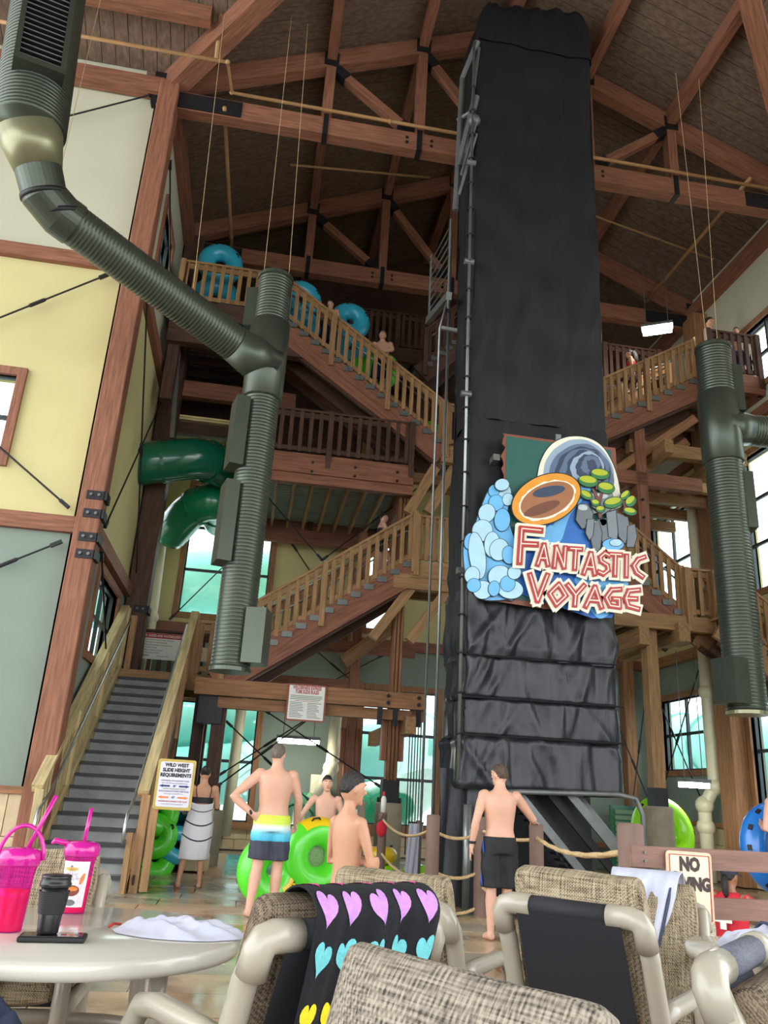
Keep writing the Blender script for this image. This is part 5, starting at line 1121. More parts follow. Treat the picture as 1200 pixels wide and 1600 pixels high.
def hand(mb, wr, d, n, k, curl=.35, thumb=1):
    """palm, four fingers and a thumb; d points to the fingertips, n out of the back of the hand"""
    d = V(d).normalized(); n = (V(n)-d*V(n).dot(d)).normalized(); s = d.cross(n)*thumb
    R_ = Matrix((s, d, n)).transposed()
    mb.ball(wr+d*.045*k, (.040*k,.052*k,.018*k), 12, 8, R_)
    mb.tube([wr-d*.02*k, wr+d*.03*k], [.027*k,.032*k], 8)
    for i, (o_, l) in enumerate(((-.031,.060),(-.0105,.075),(.0105,.080),(.031,.070))):
        p = wr+d*.082*k+s*o_*k; pts = [p-d*.02*k, p]; dd = d+s*o_*1.2
        for j, f in enumerate((.45,.32,.25)):
            dd = (dd.normalized()*math.cos(curl)-n*math.sin(curl)).normalized() if j or curl > .6 else dd.normalized(); p = p+dd*l*k*f; pts.append(p)
        mb.tube(pts, [.0105*k,.0105*k,.010*k,.009*k,.0075*k], 8); mb.ball(pts[-1], .0076*k, 8, 6)
    p = wr+d*.025*k+s*.03*k; q = p+(d*.55+s*.8-n*.15).normalized()*.036*k; r_ = q+(d*.9+s*.25-n*(.2+curl*.4)).normalized()*.034*k
    mb.tube([p,q,r_], [.0135*k,.0115*k,.009*k], 8); mb.ball(r_, .009*k, 8, 6)
def human(label, H, loc, rz, skin='skin_fair', hair='hair_brown', pose=None, shorts=None, slen=.52, head=(0,0), face=True, vox=.011, build=1.0, female=False, curl=(.35,.35), feetrot=(.12,-.12), hairlen=0, waist=.0, handn=None):
    t = thing('person', label, 'person', loc, rz); k = H/1.75; P_ = dict(
        ls=(-.185,0,1.415), rs=(.185,0,1.415), le=(-.25,-.03,1.14), re=(.25,-.03,1.14), lw=(-.265,.05,.90), rw=(.265,.05,.90), lh=(-.092,0,.90), rh=(.092,0,.90), lk=(-.105,.015,.49), rk=(.105,.015,.49), la=(-.115,-.03,.085), ra=(.115,-.03,.085))
    P_.update(pose or {}); J = {a: V(b)*k for a, b in P_.items()}; b_ = build*k
    mb = MB(); f = .93 if female else 1
    tor = [(.83,.105,.085,0),(.88,.155,.105,-.005),(.93,.168*(1.04 if female else 1),.112,-.012),(1.0,.155,.103,-.004),(1.07,.142*f,.096,.004),(1.14,.147*f,.1,.006),(1.22,.158*f,.108,.004),(1.30,.168*f,.114,0),(1.36,.172*f,.108,-.004),(1.41,.165*f,.092,-.008),(1.445,.125*f,.075,-.01),(1.475,.075,.062,-.006),(1.51,.056,.056,.0),(1.56,.053,.056,.012),(1.60,.05,.055,.02)]
    sx = (J['ls'].x+J['rs'].x)/2; lean = (J['ls'].y+J['rs'].y)/2; hx = (J['lh'].x+J['rh'].x)/2; hy = (J['lh'].y+J['rh'].y)/2
    hz = J['lh'].z-.90*k
    def bend(z): 
        q = min(max((z-.9)/(1.415-.9), 0), 1.25); return hx+(sx-hx)*q, hy+(lean-hy)*q
    mb.rings([(bend(z)[0], y*k+bend(z)[1], z*k+hz*1, rx*b_, ry*b_*1.02, .9) for z, rx, ry, y in tor], 28)
    dz = V((0,0,hz))
    for a in 'lr':
        s = -1 if a == 'l' else 1; sh, el, wr = J[a+'s']+dz, J[a+'e'], J[a+'w']
        mb.ball(sh-V((s*.005,0,.005)), .062*b_, 14, 10)
        mb.tube([sh-V((s*.05,0,-.01))*k, sh, sh.lerp(el,.3), sh.lerp(el,.65), el, el.lerp(wr,.22), el.lerp(wr,.6), wr, wr+(wr-el).normalized()*.015], [.05*b_,.056*b_,.053*b_,.046*b_,.040*b_,.043*b_,.036*b_,.026*b_,.026*b_], 14)
        dn = (wr-el).normalized(); nn = (handn or {}).get(a, (s*1.0,.1,.0)); fd = (handn or {}).get(a+'d', dn)
        hand(mb, wr, fd, nn, k*1.02, curl[0 if a == 'l' else 1], (-1 if a == 'l' else 1))
        hp, kn, an = J[a+'h'], J[a+'k'], J[a+'a']
        mb.tube([hp+V((-s*.01,0,.05))*k, hp, hp.lerp(kn,.25), hp.lerp(kn,.6), kn.lerp(hp,.1), kn, kn.lerp(an,.1), kn.lerp(an,.3), kn.lerp(an,.65), an, an+(an-kn).normalized()*.03*k], [.085*b_,.092*b_,.088*b_,.071*b_,.056*b_,.054*b_,.052*b_,.058*b_,.045*b_,.034*b_,.034*b_], 16)
        fr = feetrot[0 if a == 'l' else 1]; fd = V((math.sin(-fr), math.cos(fr), 0)); fz = an.z-.085*k
        if pose and pose.get('footdir'): fd = V(pose['footdir'])
        base = V((an.x, an.y, fz)); up = V((0,0,1))
        mb.tube([base-fd*.045*k+up*.04*k, base+up*.042*k, base+fd*.08*k+up*.036*k, base+fd*.15*k+up*.022*k, base+fd*.19*k+up*.016*k], [.034*k,.04*k,.04*k,.03*k,.016*k], 12, ell=(1.05,.95))
        sd = V((fd.y,-fd.x,0))*s
        for i in range(5): q = base+fd*(.165-.012*i)*k+sd*(-.03+.0165*i)*k+up*.014*k; mb.tube([q,q+fd*(.032-.002*i)*k], [.013*k-.0012*i,.010*k-.0008*i], 8)
    # head
    hc = V((bend(1.62)[0], lean+.022*k, 1.635*k+hz)); Rm = Matrix.Rotation(head[0],3,'Z')@Matrix.Rotation(head[1],3,'X')
    def hp_(x, y, z): return hc+Rm@(V((x,y,z))*k)
    mb.ball(hc, (.074*k,.094*k,.108*k), 18, 14, Rm); mb.ball(hp_(0,.025,-.062), (.054*k,.064*k,.058*k), 14, 10, Rm); mb.ball(hp_(0,.07,-.1), (.024*k,.022*k,.018*k), 10, 8, Rm)
    mb.tube([hp_(0,.088,.02), hp_(0,.105,-.015), hp_(0,.113,-.03)], [.009*k,.013*k,.016*k], 8); mb.ball(hp_(0,.1,-.034), (.018*k,.014*k,.010*k), 8, 6, Rm)
    mb.tube([hp_(-.05,.075,.03), hp_(0,.09,.034), hp_(.05,.075,.03)], .012*k, 8)
    for s in (-1,1): mb.ball(hp_(s*.077,-.005,-.012), (.011*k,.02*k,.032*k), 10, 8, Rm)
    def shape(c):
        if hz == 0 and .95*k < c.z < 1.46*k and c.y < lean+.02:
            x = c.x-bend(c.z/k)[0]; e = min(1, (c.z/k-.95)*6, (1.46-c.z/k)*8)
            if abs(x) < .15*k and c.y-bend(c.z/k)[1] < -.03:
                g = .013*math.exp(-(x/(.018*k))**2)*e
                sc_ = -.012*math.exp(-((abs(x)-.085*k)/(.04*k))**2-((c.z/k-1.33)/.07)**2)
                return V((c.x, c.y+(g+sc_)*k, c.z))
        return c
    body = fuse(mb, 'body', skin, t, vox*k, 5, shape)
    # hair
    hm = MB(); n_, m_ = 28, 18; hr = V((.081,.101,.113))
    vs = []
    for j in range(m_+1):
        p = -math.pi/2+math.pi*j/m_
        for i in range(n_):
            a = 2*math.pi*i/n_; u = V((math.cos(p)*math.cos(a), math.cos(p)*math.sin(a), math.sin(p)))
            line = .40 if u.y > .35 else (.40-(.35-u.y)*.85 if u.y > -.55 else -.365); line = max(line, -.36)-hairlen
            if abs(u.x) > .8 and u.y > -.2: line = max(line, .0)
            q = 1.0 if u.z > line else max(.86, 1-(line-u.z)*1.6)
            q += .05*noise.noise(u*6)+.05*abs(noise.noise(u*16)) if u.z > line else 0
            vs.append(hp_(u.x*hr.x*q, u.y*hr.y*q-.004, u.z*hr.z*q+.004))
    fs = [(j*n_+i, j*n_+(i+1)%n_, (j+1)*n_+(i+1)%n_, (j+1)*n_+i) for j in range(m_) for i in range(n_)]
    hm.add(vs, fs).obj('hair', hair, t, True, True)
    if face:
        for s in (-1,1):
            e = MB().ball(hp_(s*.031,.077,.005), .0135*k, 10, 8).obj('eye', 'eye_white', t, True, True); MB().ball(hp_(s*.031,.0885,.005), .006*k, 8, 6).obj('iris', 'hair_dark', e, True, True)
            MB().tube([hp_(s*.014,.093,.028), hp_(s*.034,.09,.033), hp_(s*.052,.077,.028)], .004*k, 6).obj('eyebrow', hair, t, True, True)
        MB().tube([hp_(-.024,.086,-.066), hp_(0,.096,-.064), hp_(.024,.086,-.066)], .0055*k, 6).obj('mouth', 'lip', t, True, True)
    if shorts:
        sm = MB(); zt_, zl = 1.0+waist, slen
        ring = []
        for z in (zt_, .97, .93, .88, .83): 
            rx = {True:.17,False:.182}[z > .95]; cx, cy = bend(z); ring.append((cx, cy-.006, z*k+hz, rx*b_, (.118+.008*(z < .95))*b_, .92))
        sm.rings(ring, 24)
        for a in 'lr':
            hp, kn = J[a+'h'], J[a+'k']; s = -1 if a == 'l' else 1; q = (P_[a+'h'][2]-zl)/(P_[a+'h'][2]-P_[a+'k'][2])
            e = hp.lerp(kn, q); sm.tube([hp+V((0,0,.03)), hp.lerp(e,.35), hp.lerp(e,.75), e], [.1*b_,.108*b_,.105*b_,.108*b_], 20)
        def fold(c):
            return V((c.x+.004*math.sin(c.z*40+c.x*20), c.y+.007*math.sin(c.x*70+c.z*9)*(1.02*k-c.z)*2, c.z))
        fuse(sm, 'shorts', shorts, t, .014*k, 3, fold)
    return t, J, k, hp_
# man in the striped trunks
t, J, k, hp_ = human('shirtless man with hand on hip in lime, blue and navy trunks', 1.87, (.40,10.05,0), R(2), 'skin_fair', 'hair_grey', dict(le=(-.45,-.06,1.17), lw=(-.225,-.10,1.0), re=(.275,.03,1.16), rw=(.275,.17,.93), lk=(-.115,0,.49), la=(-.165,-.10,.085), rk=(.10,.03,.49), ra=(.09,.02,.085)), 'trunks_fade', .55, (R(-28),R(4)), curl=(.3,.8), build=1.12, handn={'l':(-.2,-1,.1),'ld':(.75,.35,-.55),'r':(.9,.2,.3)})
MB().torus(J['lw']+(J['le']-J['lw']).normalized()*.03, .032, .009, Matrix.Rotation(R(60),3,'Y'), 20, 8, 1.6).obj('watch', 'rubber_black', t, True, True)
MB().torus(J['rw']+V((0,0,.03)), .032, .006, None, 18, 6).obj('bracelet', 'hair_brown', t, True, True)
# man in black shorts
t, J, k, hp_ = human('shirtless man in black and blue shorts resting a hand on a rope post', 1.75, (2.80,8.95,0), R(-2), 'skin_fair', 'hair_brown', dict(le=(-.275,-.04,1.14), lw=(-.30,.02,.90), re=(.40,.10,1.19), rw=(.45,.25,1.17), lk=(-.09,0,.49), la=(-.10,-.02,.085), rk=(.09,.03,.49), ra=(.08,.02,.085)), 'short_black', .50, (R(32),0), curl=(.35,.8), build=1.05, handn={'r':(.1,.2,1),'rd':(.25,.8,-.35)})
MB().torus(J['lw']+(J['le']-J['lw']).normalized()*.03, .031, .009, None, 20, 8, 1.6).obj('watch', 'rubber_black', t, True, True)
for z0, z1, x in ((.93,.84,-.19),(.60,.52,-.205)): MB().prism([(0,0),(.05,.05),(.035,z0-z1+.03),(.0,.04)], (x+.0,-.07,z1), (0,1,0), (0,0,1), -.006).obj('shorts_flash', 'short_blue', t, False, True)
# woman in a towel
t, J, k, hp_ = human('woman wrapped in a white towel with thin navy stripes', 1.62, (-.53,12.5,0), R(8), 'skin_tan', 'hair_dark', dict(le=(-.245,.02,1.15), lw=(-.16,.22,1.22), re=(.245,.02,1.15), rw=(.17,.24,1.2), lk=(-.16,.0,.49), la=(-.21,-.03,.085), rk=(.09,.0,.49), ra=(.10,-.02,.085)), None, head=(R(-10),R(-14)), female=True, build=.98)
def wr_(u, v):
    a = 2*math.pi*u; z = 1.23-.83*v+.03*math.cos(a)*0; q = [(0,.172,.122),(.2,.165,.115),(.38,.198,.142),(.6,.215,.15),(1,.215,.155)]
    for (v0,a0,b0),(v1,a1,b1) in zip(q, q[1:]):
        if v <= v1: f_ = (v-v0)/(v1-v0); rx, ry = a0+(a1-a0)*f_, b0+(b1-b0)*f_; break
    w_ = 1+.02*math.sin(9*a+v*3)*v+.01*math.sin(17*a)
    dip = .05*max(0, -math.sin(a))*(1-v)
    return V((rx*w_*math.cos(a)-.03*v, ry*w_*math.sin(a), z-dip))*k
o = MB().grid(wr_, 64, 40, True).obj('towel_wrap', 'wrap_towel', t, True, True); s_ = o.modifiers.new('th', 'SOLIDIFY'); s_.thickness = .012
MB().grid(lambda u, v: V((.166*math.cos(2*math.pi*u), .116*math.sin(2*math.pi*u)-.004, 1.20+.085*v))*k, 40, 5, True).obj('swim_top', 'swim_black', t, True, True)
for s in (-1,1): MB().tube([V((s*.1,-.11,1.28))*k, V((s*.115,-.09,1.38))*k, V((s*.11,-.02,1.47))*k, V((s*.09,.07,1.42))*k, V((s*.08,.11,1.28))*k], .006, 6).obj('strap', 'swim_black', t, True, True)
MB().ball(hp_(0,-.1,.03), (.055,.05,.055), 14, 10).obj('hair_bun', 'hair_dark', t, True, True)
for a in 'lr': MB().tube([J[a+'a']+V((0,-.04,-.072)), J[a+'a']+V((0,.19,-.074))], .045, 12, ell=(1,.22)).obj('sandal', 'bollard', t, True, True)
# boy with folded arms, seen from behind
human('bare-backed boy with folded arms in green shorts standing near the chairs', 1.47, (.655,5.1,0), R(-52), 'skin_tan', 'hair_dark', dict(le=(-.225,.06,1.13), lw=(.155,.13,1.16), re=(.20,.05,1.13), rw=(-.06,.17,1.17), ls=(-.132,0,1.405), rs=(.132,0,1.405)), 'short_green', .5, (R(-22),R(-4)), curl=(.75,.5), build=.74, vox=.010, handn={'l':(.5,.85,.1),'ld':(.85,-.5,-.05)})
# boy behind the green tube, facing the camera side
human('smiling bare-chested boy facing the pool chairs behind the green double tube', 1.57, (1.13,11.25,0), R(172), 'skin_fair', 'hair_dark', dict(re=(.34,.08,1.17), rw=(.40,.26,1.03), le=(-.25,.0,1.15)), 'short_navy', .5, (R(8),0), build=.92)
# lifeguard sitting on the pool edge
t, J, k, hp_ = human('lifeguard in red shirt and dark cap seated behind the rail', 1.60, (4.86,8.0,0), R(-62), 'skin_brown', 'hair_dark', dict(lh=(-.09,0,.12), rh=(.09,0,.12), lk=(-.11,.42,.30), rk=(.11,.42,.30), la=(-.11,.72,.085), ra=(.11,.72,.085), le=(-.25,.08,.50), re=(.25,.08,.50), lw=(-.18,.30,.38), rw=(.18,.30,.38)), 'short_red', .10, (R(-4),0), female=True)
hz = (.12-.90)*k
sm = MB(); sm.rings([(0,-.005,z*k+hz,rx*k,ry*k,.9) for z, rx, ry in ((.92,.19,.135),(1.1,.172,.125),(1.3,.19,.135),(1.40,.185,.115),(1.455,.13,.085),(1.48,.075,.07))], 28)
for a in 'lr': s = -1 if a == 'l' else 1; q = J[a+'s']+V((0,0,hz)); sm.tube([q-V((s*.04,0,0)), q.lerp(J[a+'e'],.3), q.lerp(J[a+'e'],.65)], [.075,.07,.068], 16)
o = fuse(sm, 'shirt', 'shirt_red', t, .014, 4)
MB().prism([(-.03,.09),(.03,.09),(.03,.03),(.09,.03),(.09,-.03),(.03,-.03),(.03,-.09),(-.03,-.09),(-.03,-.03),(-.09,-.03),(-.09,.03),(-.03,.03)], V((0,-.155,1.22*k+hz)), (1,0,0), (0,0,1), .012).obj('shirt_cross', 'white_paint', o, False, True)
cp = MB(); vs = []
for j in range(9):
    p = math.pi/2*j/8
    for i in range(24): a = 2*math.pi*i/24; vs.append(hp_(.086*math.cos(p)*math.cos(a), .106*math.cos(p)*math.sin(a)-.004, .02+.105*math.sin(p)))
cp.add(vs, [(j*24+i, j*24+(i+1)%24, (j+1)*24+(i+1)%24, (j+1)*24+i) for j in range(8) for i in range(24)]).obj('cap_crown', 'cap_navy', t, True, True)
MB().grid(lambda u, v: hp_(.075*math.sin((u*2-1)*1.2)*(1+.05*v), .075+.09*v*math.cos((u*2-1)*.9), .025-.01*v-.02*abs(u*2-1)), 14, 6).obj('cap_brim', 'cap_navy', t, True, True)
MB().tube([hp_(0,-.09,.0), hp_(.02,-.13,-.06), hp_(.02,-.125,-.16), hp_(.02,-.10,-.24)], [.03,.035,.03,.012], 12).obj('ponytail', 'hair_dark', t, True, True)
# swimmer holding the blue tube at the photo's edge
human('swimmer with bent arm carrying the big royal blue tube', 1.86, (5.93,8.5,0), R(0), 'skin_fair', 'hair_brown', dict(le=(-.27,-.02,1.16), lw=(-.16,.22,1.2)), 'short_navy', .5)
# people on the stairs and decks
SM = dict(vox=.016)
human('bare-chested boy beside a blue tube on the upper stairs', 1.6, (.86,15.95,10.52), R(150), 'skin_fair', 'hair_dark', dict(re=(.24,.1,1.15), rw=(.2,.25,1.1)), 'short_navy', **SM)
t, J, k, hp_ = human('bald man leaning over the rail of the upper stairs', 1.82, (2.12,15.95,9.68), R(165), 'skin_fair', 'hair_grey', dict(re=(.26,.16,1.18), rw=(.05,.24,1.1), le=(-.26,.16,1.18), lw=(-.08,.25,1.08)), 'short_navy', head=(R(10),0), build=1.06, **SM)
t, J, k, hp_ = human('woman in a dark swimsuit climbing the middle stairs', 1.58, (2.42,16.3,5.6), R(-90), 'skin_fair', 'hair_dark', dict(rk=(.1,.2,.56), ra=(.1,.14,.2), re=(.22,.12,1.16), rw=(.2,.3,1.2)), 'swim_black', .78, female=True, waist=.0, **SM)
MB().rings([(0,0,z*k,rx*k,ry*k,.9) for z, rx, ry in ((.9,.178,.124),(1.0,.165,.112),(1.07,.144,.104),(1.2,.158,.116),(1.32,.165,.122))], 28, False).obj('swimsuit', 'swim_black', t, True, True)
human('bare-chested man standing at the rail of the high right-hand deck', 1.82, (9.74,14.95,10.66), R(-120), 'skin_mid', 'hair_dark', dict(le=(-.27,.1,1.15), lw=(-.2,.28,1.05)), 'short_red', **SM)
human('boy standing beside the man on the high right-hand deck', 1.5, (10.3,14.75,10.66), R(140), 'skin_mid', 'hair_dark', None, 'short_navy', build=.9, **SM)
t, J, k, hp_ = human('woman with long dark hair in red and white on the right-hand stairs', 1.6, (7.95,15.4,9.98), R(60), 'skin_tan', 'hair_dark', None, 'swim_black', .7, female=True, **SM)
MB().rings([(0,0,z*k,rx*k,ry*k,.9) for z, rx, ry in ((1.16,.15,.108),(1.25,.162,.118),(1.34,.168,.122))], 28, False).obj('swim_top', 'shirt_red', t, True, True)
MB().tube([hp_(0,-.08,.05), hp_(0,-.11,-.06), hp_(0,-.12,-.22), hp_(0,-.1,-.34)], [.06,.08,.08,.04], 12).obj('long_hair', 'hair_dark', t, True, True)
# ================================================================== inflatable tubes
def rotm(rx, ry, rz): return Matrix.Rotation(rz,3,'Z')@Matrix.Rotation(ry,3,'Y')@Matrix.Rotation(rx,3,'X')
def tube_ring(label, c, rr, r, m, rot, handles=2, group=None, seams=True, floorpan=None, patch=None, nh=0):
    base = V(c)-V((0,0,0)); t = thing('swim_tube', label, 'swim tube', tuple(base), 0, group); mt = rotm(*rot)
    MB().torus(c, rr, r, mt, 56, 24).obj('ring', m, t, True)
    def pt(a, b, e=0): return V(c)+mt@V(((rr+(r+e)*math.cos(b))*math.cos(a), (rr+(r+e)*math.cos(b))*math.sin(a), (r+e)*math.sin(b)))
    for i in range(handles):
        a = math.pi*2*i/handles+.5; MB().tube([pt(a-.13,1.1,.0), pt(a-.09,1.1,.03), pt(a,1.1,.04), pt(a+.09,1.1,.03), pt(a+.13,1.1,.0)], .012, 8).obj('handle', 'rubber_black', t, True)
    for i in range(nh):
        a = math.pi*2*i/nh; MB().beam(pt(a-.06,.55,.004), pt(a+.06,.55,.004), .045, .02, up=pt(a,.55,1)-pt(a,.55,0)).obj('grip_patch', 'rubber_black', t)
    if floorpan: MB().lathe([(rr,-.03),(rr,.0),(.02,.0)], (0,0,0), 36).v
    if floorpan:
        fp = MB().lathe([(rr-r*.4,-.02),(rr-r*.4,.02),(.01,.03)], (0,0,0), 40); fp.v = [tuple(V(c)+mt@V(v)) for v in fp.v]; fp.obj('floor_pan', floorpan, t, True)
    MB().ball(pt(1.9,.9,.0), .03, 10, 6).obj('valve', 'rubber_black', t, True)
    return t, pt
def print_on(t, pt, a0, a1, b0, b1, m, nm='printed_patch', e=.004):
    return MB().grid(lambda u, v: pt(a0+(a1-a0)*u, b0+(b1-b0)*v, e), 14, 8).obj(nm, m, t, True)
# big green double tube held by the man: two joined rings
t = thing('double_tube', 'bright green double swim tube stood on edge beside the man', 'swim tube', (.75,10.6,0))
mtg = rotm(R(90),0,R(18)); r1 = .175
c1, c2 = V((1.0,10.72,.60)), V((.46,10.62,.43))
MB().torus(c1, .285, .17, mtg, 56, 22).obj('near_ring', 'vinyl_green', t, True); MB().torus(c2, .24, .18, mtg, 56, 22).obj('far_ring', 'vinyl_green', t, True)
fp = MB().lathe([(.2,-.01),(.2,.01),(.01,.012)], (0,0,0), 36); mat('mesh_net', L(120,150,100), .7, na=.25, ns=60); fp.v = [tuple(c1+mtg@V(v)) for v in fp.v]; fp.obj('mesh_floor', 'mesh_net', t, True)
def ptg(a, b, e=0): return c1+mtg@V(((.285+(.17+e)*math.cos(b))*math.cos(a), (.285+(.17+e)*math.cos(b))*math.sin(a), (.17+e)*math.sin(b)))
def ptg2(a, b, e=0): return c2+mtg@V(((.24+(.18+e)*math.cos(b))*math.cos(a), (.24+(.18+e)*math.cos(b))*math.sin(a), (.18+e)*math.sin(b)))
o = MB().grid(lambda u, v: ptg(R(65+60*u), R(-20+85*v), .004), 14, 10).obj('yellow_patch', 'vinyl_yellow', t, True)
o2 = MB().grid(lambda u, v: ptg2(R(-62+44*u), R(40+62*v), .004), 14, 10).obj('yellow_patch', 'vinyl_yellow', t, True)
nrm = (ptg2(R(-42),R(80),.1)-ptg2(R(-42),R(80),0)).normalized(); text('brand_letters', 'FAMILY', .075, ptg2(R(-42),R(72),.006)+nrm*.012, V((.35,.1,.9)), V((-.93,-.3,.3)), 'ink_black', o2, th=.003, bold=.002)
for a in (R(100), R(30)): MB().tube([ptg(a-.13,.6,0),ptg(a-.08,.6,.03),ptg(a+.08,.6,.03),ptg(a+.13,.6,0)], .012, 8).obj('handle', 'rubber_black', t, True)
# tubes stacked beside the entrance stairs
for i, (z, lb) in enumerate(((.2,'bottom'),(.55,'middle'),(.9,'top'))):
    tube_ring('teal tube lettered FARE FAMILY, %s of the stack under the landing' % lb, (-1.22,15.55,z), .34, .19, 'vinyl_teal', (0,0,.3*i), 2)
    tt = [o for o in bpy.data.objects if o.name.startswith('swim_tube')][-1]
    text('brand_letters', ('FARE FAM','CARE FAM','E FAMILY')[i], .13, (-1.0,15.03,z+.01), (1,0,.02), (0,0,1), 'sign_white' if i == 2 else 'ink_black', tt, th=.003, bold=.003)
for i, (x, y, z, rot, lb) in enumerate(((-1.25,14.35,.2,(R(70),0,.3),'leaning at the bottom'),(-1.27,14.25,.55,(R(80),0,.1),'in the middle'),(-1.28,14.3,.88,(R(75),0,.5),'on top'))):
    tube_ring('green tube %s of the pile beside the grey stairs' % lb, (x,y,z), .2, .15, 'vinyl_green', rot, 2)
tube_ring('pale blue tube squeezed beside the green pile by the stairs', (-.92,14.4,.42), .18, .12, 'vinyl_blue', (R(75),0,.4), 1)
# lime tube, royal tube, yellow tubes
tube_ring('lime green tube leaning behind the plinth right of the tower', (8.17,15.6,.98), .48, .2, 'vinyl_lime', (R(78),0,R(10)), 0, nh=8)
tube_ring('royal blue tube with black grip patches at the photo edge', (6.14,9.0,1.02), .36, .155, 'vinyl_royal', (R(86),0,R(8)), 0, nh=14, floorpan='vinyl_royal')
tube_ring('yellow duck-coloured tube behind the rope posts', (2.42,14.3,.42), .14, .13, 'vinyl_yellow', (0,0,0), 1); tube_ring('lime tube lying under the yellow tube', (2.42,14.3,.14), .18, .14, 'vinyl_lime', (0,0,0), 0); tube_ring('small lime tube on the floor behind the hanging white towel', (3.1,14.6,.15), .12, .13, 'vinyl_lime', (0,0,0), 0)
# tubes up on the stairs
t, pt = tube_ring('blue double tube standing alone on the top deck', (-1.8,16.4,12.98), .32, .21, 'vinyl_blue', (R(90),0,R(4)), 1, floorpan=None)
MB().torus((-1.8,16.41,12.0), .36, .22, rotm(R(90),0,R(4)), 48, 20).obj('lower_ring', 'vinyl_blue', t, True)
for x, z, lb in ((.18,12.4,'highest blue tube carried on the upper stairs'),(1.38,11.98,'blue tube carried behind the boy on the upper stairs')):
    t, pt = tube_ring(lb, (x,16.5,z), .29, .2, 'vinyl_blue', (R(90),0,R(8)), 1); MB().torus((x+.08,16.52,z-.72), .26, .19, rotm(R(90),0,R(8)), 48, 20).obj('lower_ring', 'vinyl_blue', t, True)
t, pt = tube_ring('green tube carried behind the bald man on the upper stairs', (2.2,16.5,10.8), .28, .19, 'vinyl_green', (R(90),0,R(8)), 1); MB().torus((1.75,16.52,10.6), .26, .19, rotm(R(90),0,R(8)), 48, 20).obj('lower_ring', 'vinyl_green', t, True)
tube_ring('green tube at the foot of the upper stairs', (3.4,16.4,9.15), .24, .17, 'vinyl_green', (R(90),0,R(8)), 1)
# ================================================================== rope posts, fence, boards and lamps
def bollard(x, y, h, r, label):
    t = thing('rope_post', label, 'post', (x,y,0)); MB().lathe([(r,0),(r,h-.015),(r-.015,h)], (x,y,0), 20).obj('shaft', 'bollard', t, False)
    return t
BP = [(2.43,10.55,1.16,.085),(3.10,10.72,1.16,.085),(3.33,9.28,1.14,.08),(2.45,5.1,1.26,.082),(2.3,13.6,1.1,.07)]
for (x, y, h, r), lb in zip(BP, ('brown rope post nearest the hanging white towel','brown rope post before the tower drape','brown rope post under the man\'s hand','stout brown post at the end of the plank fence','slim dark rope post beside the round plinth')): bollard(x, y, h, r, lb)
def ropeline(p, q, sag, label, r=.02):
    p = V(p); q = V(q); n = 26; ln = (q-p).length; pts = []
    t = thing('rope', label, 'rope', tuple(p))
    for i in range(n+1): k = i/n; pts.append(p.lerp(q,k)-V((0,0,4*sag*k*(1-k))))
    mb = MB()
    d = (q-p).normalized(); sd = d.cross(V((0,0,1))).normalized(); up = V((0,0,1)); m_ = 150
    for s in range(3):
        st = []
        for i in range(m_+1): k = i/m_; c = p.lerp(q,k)-V((0,0,4*sag*k*(1-k))); a = ln*k*70+s*2*math.pi/3; st.append(c+(sd*math.cos(a)+up*math.sin(a))*r*.52)
        MB().tube(st, r*.56, 6).obj('strand', 'rope', t, True)
    return t
def bp(i, z): return (BP[i][0], BP[i][1], z)
for z, lb in ((.98,'upper'),(.52,'lower'),(.12,'lowest')): ropeline(bp(0,z), bp(1,z), .09, lb+' rope between the two posts before the tower drape')
for z, lb in ((1.0,'upper'),(.5,'lower')): ropeline(bp(4,z), bp(0,z), .16, lb+' rope sagging behind the folded-arms boy')
ropeline(bp(1,1.0), bp(2,.98), .05, 'short rope passing behind the man in black shorts'); ropeline(bp(1,.35), bp(2,.2), .05, 'low rope passing behind the man in black shorts')
ropeline(bp(2,1.0), bp(3,1.1), .09, 'long twisted rope from the hand post to the plank fence', .022)
ropeline(bp(2,.5), bp(3,.45), .09, 'lower twisted rope behind the black sling chair', .022); ropeline(bp(3,1.12), (4.6,7.3,1.0), .04, 'twisted rope lying along the back of the plank fence', .022)
t = thing('plank_fence', 'two-rail brown plank fence carrying the cream notice', 'fence', (2.45,5.1,0))
mat('plank_brown', L(132,100,88), .7, ns=3, na=.2, stretch=(1,6,6), bs=10)
for z in (1.075,.80): MB().box((2.40,4.985,z-.06),(4.9,5.03,z+.06)).obj('plank', 'plank_brown', t)
MB().lathe([(.08,0),(.08,1.2)], (4.95,5.1,0), 16).obj('end_post', 'bollard', t)
for z in (1.10,1.05): MB().tube([(2.48,4.97,z),(2.48,4.99,z)], .008, 8).obj('bolt', 'dull_steel', t)
def board(name, label, o, ex, ez, wd, ht, th, mface, medge, rad=.02, border=.012, cat='sign', mback=None):
    """flat notice: o lower left corner; ex, ez unit axes; faces ex x ez"""
    t = thing(name, label, cat, tuple(o)); ex = V(ex).normalized(); ez = V(ez).normalized(); n = ex.cross(ez)
    def rr(x0, y0, x1, y1, r): return [(x+r*math.cos(a), y+r*math.sin(a)) for (x, y, s) in ((x1-r,y1-r,0),(x0+r,y1-r,90),(x0+r,y0+r,180),(x1-r,y0+r,270)) for a in [R(s+22.5*j) for j in range(5)]]
    MB().prism(rr(0,0,wd,ht,rad), V(o)-n*th, ex, ez, th).obj('panel_edge', medge, t)
    MB().prism(rr(border,border,wd-border,ht-border,rad*.8), V(o), ex, ez, .004).obj('face', mface, t)
    def at(x, y, l=1): return V(o)+ex*x+ez*y+n*(.004+.0025*l)
    return t, at, ex, ez
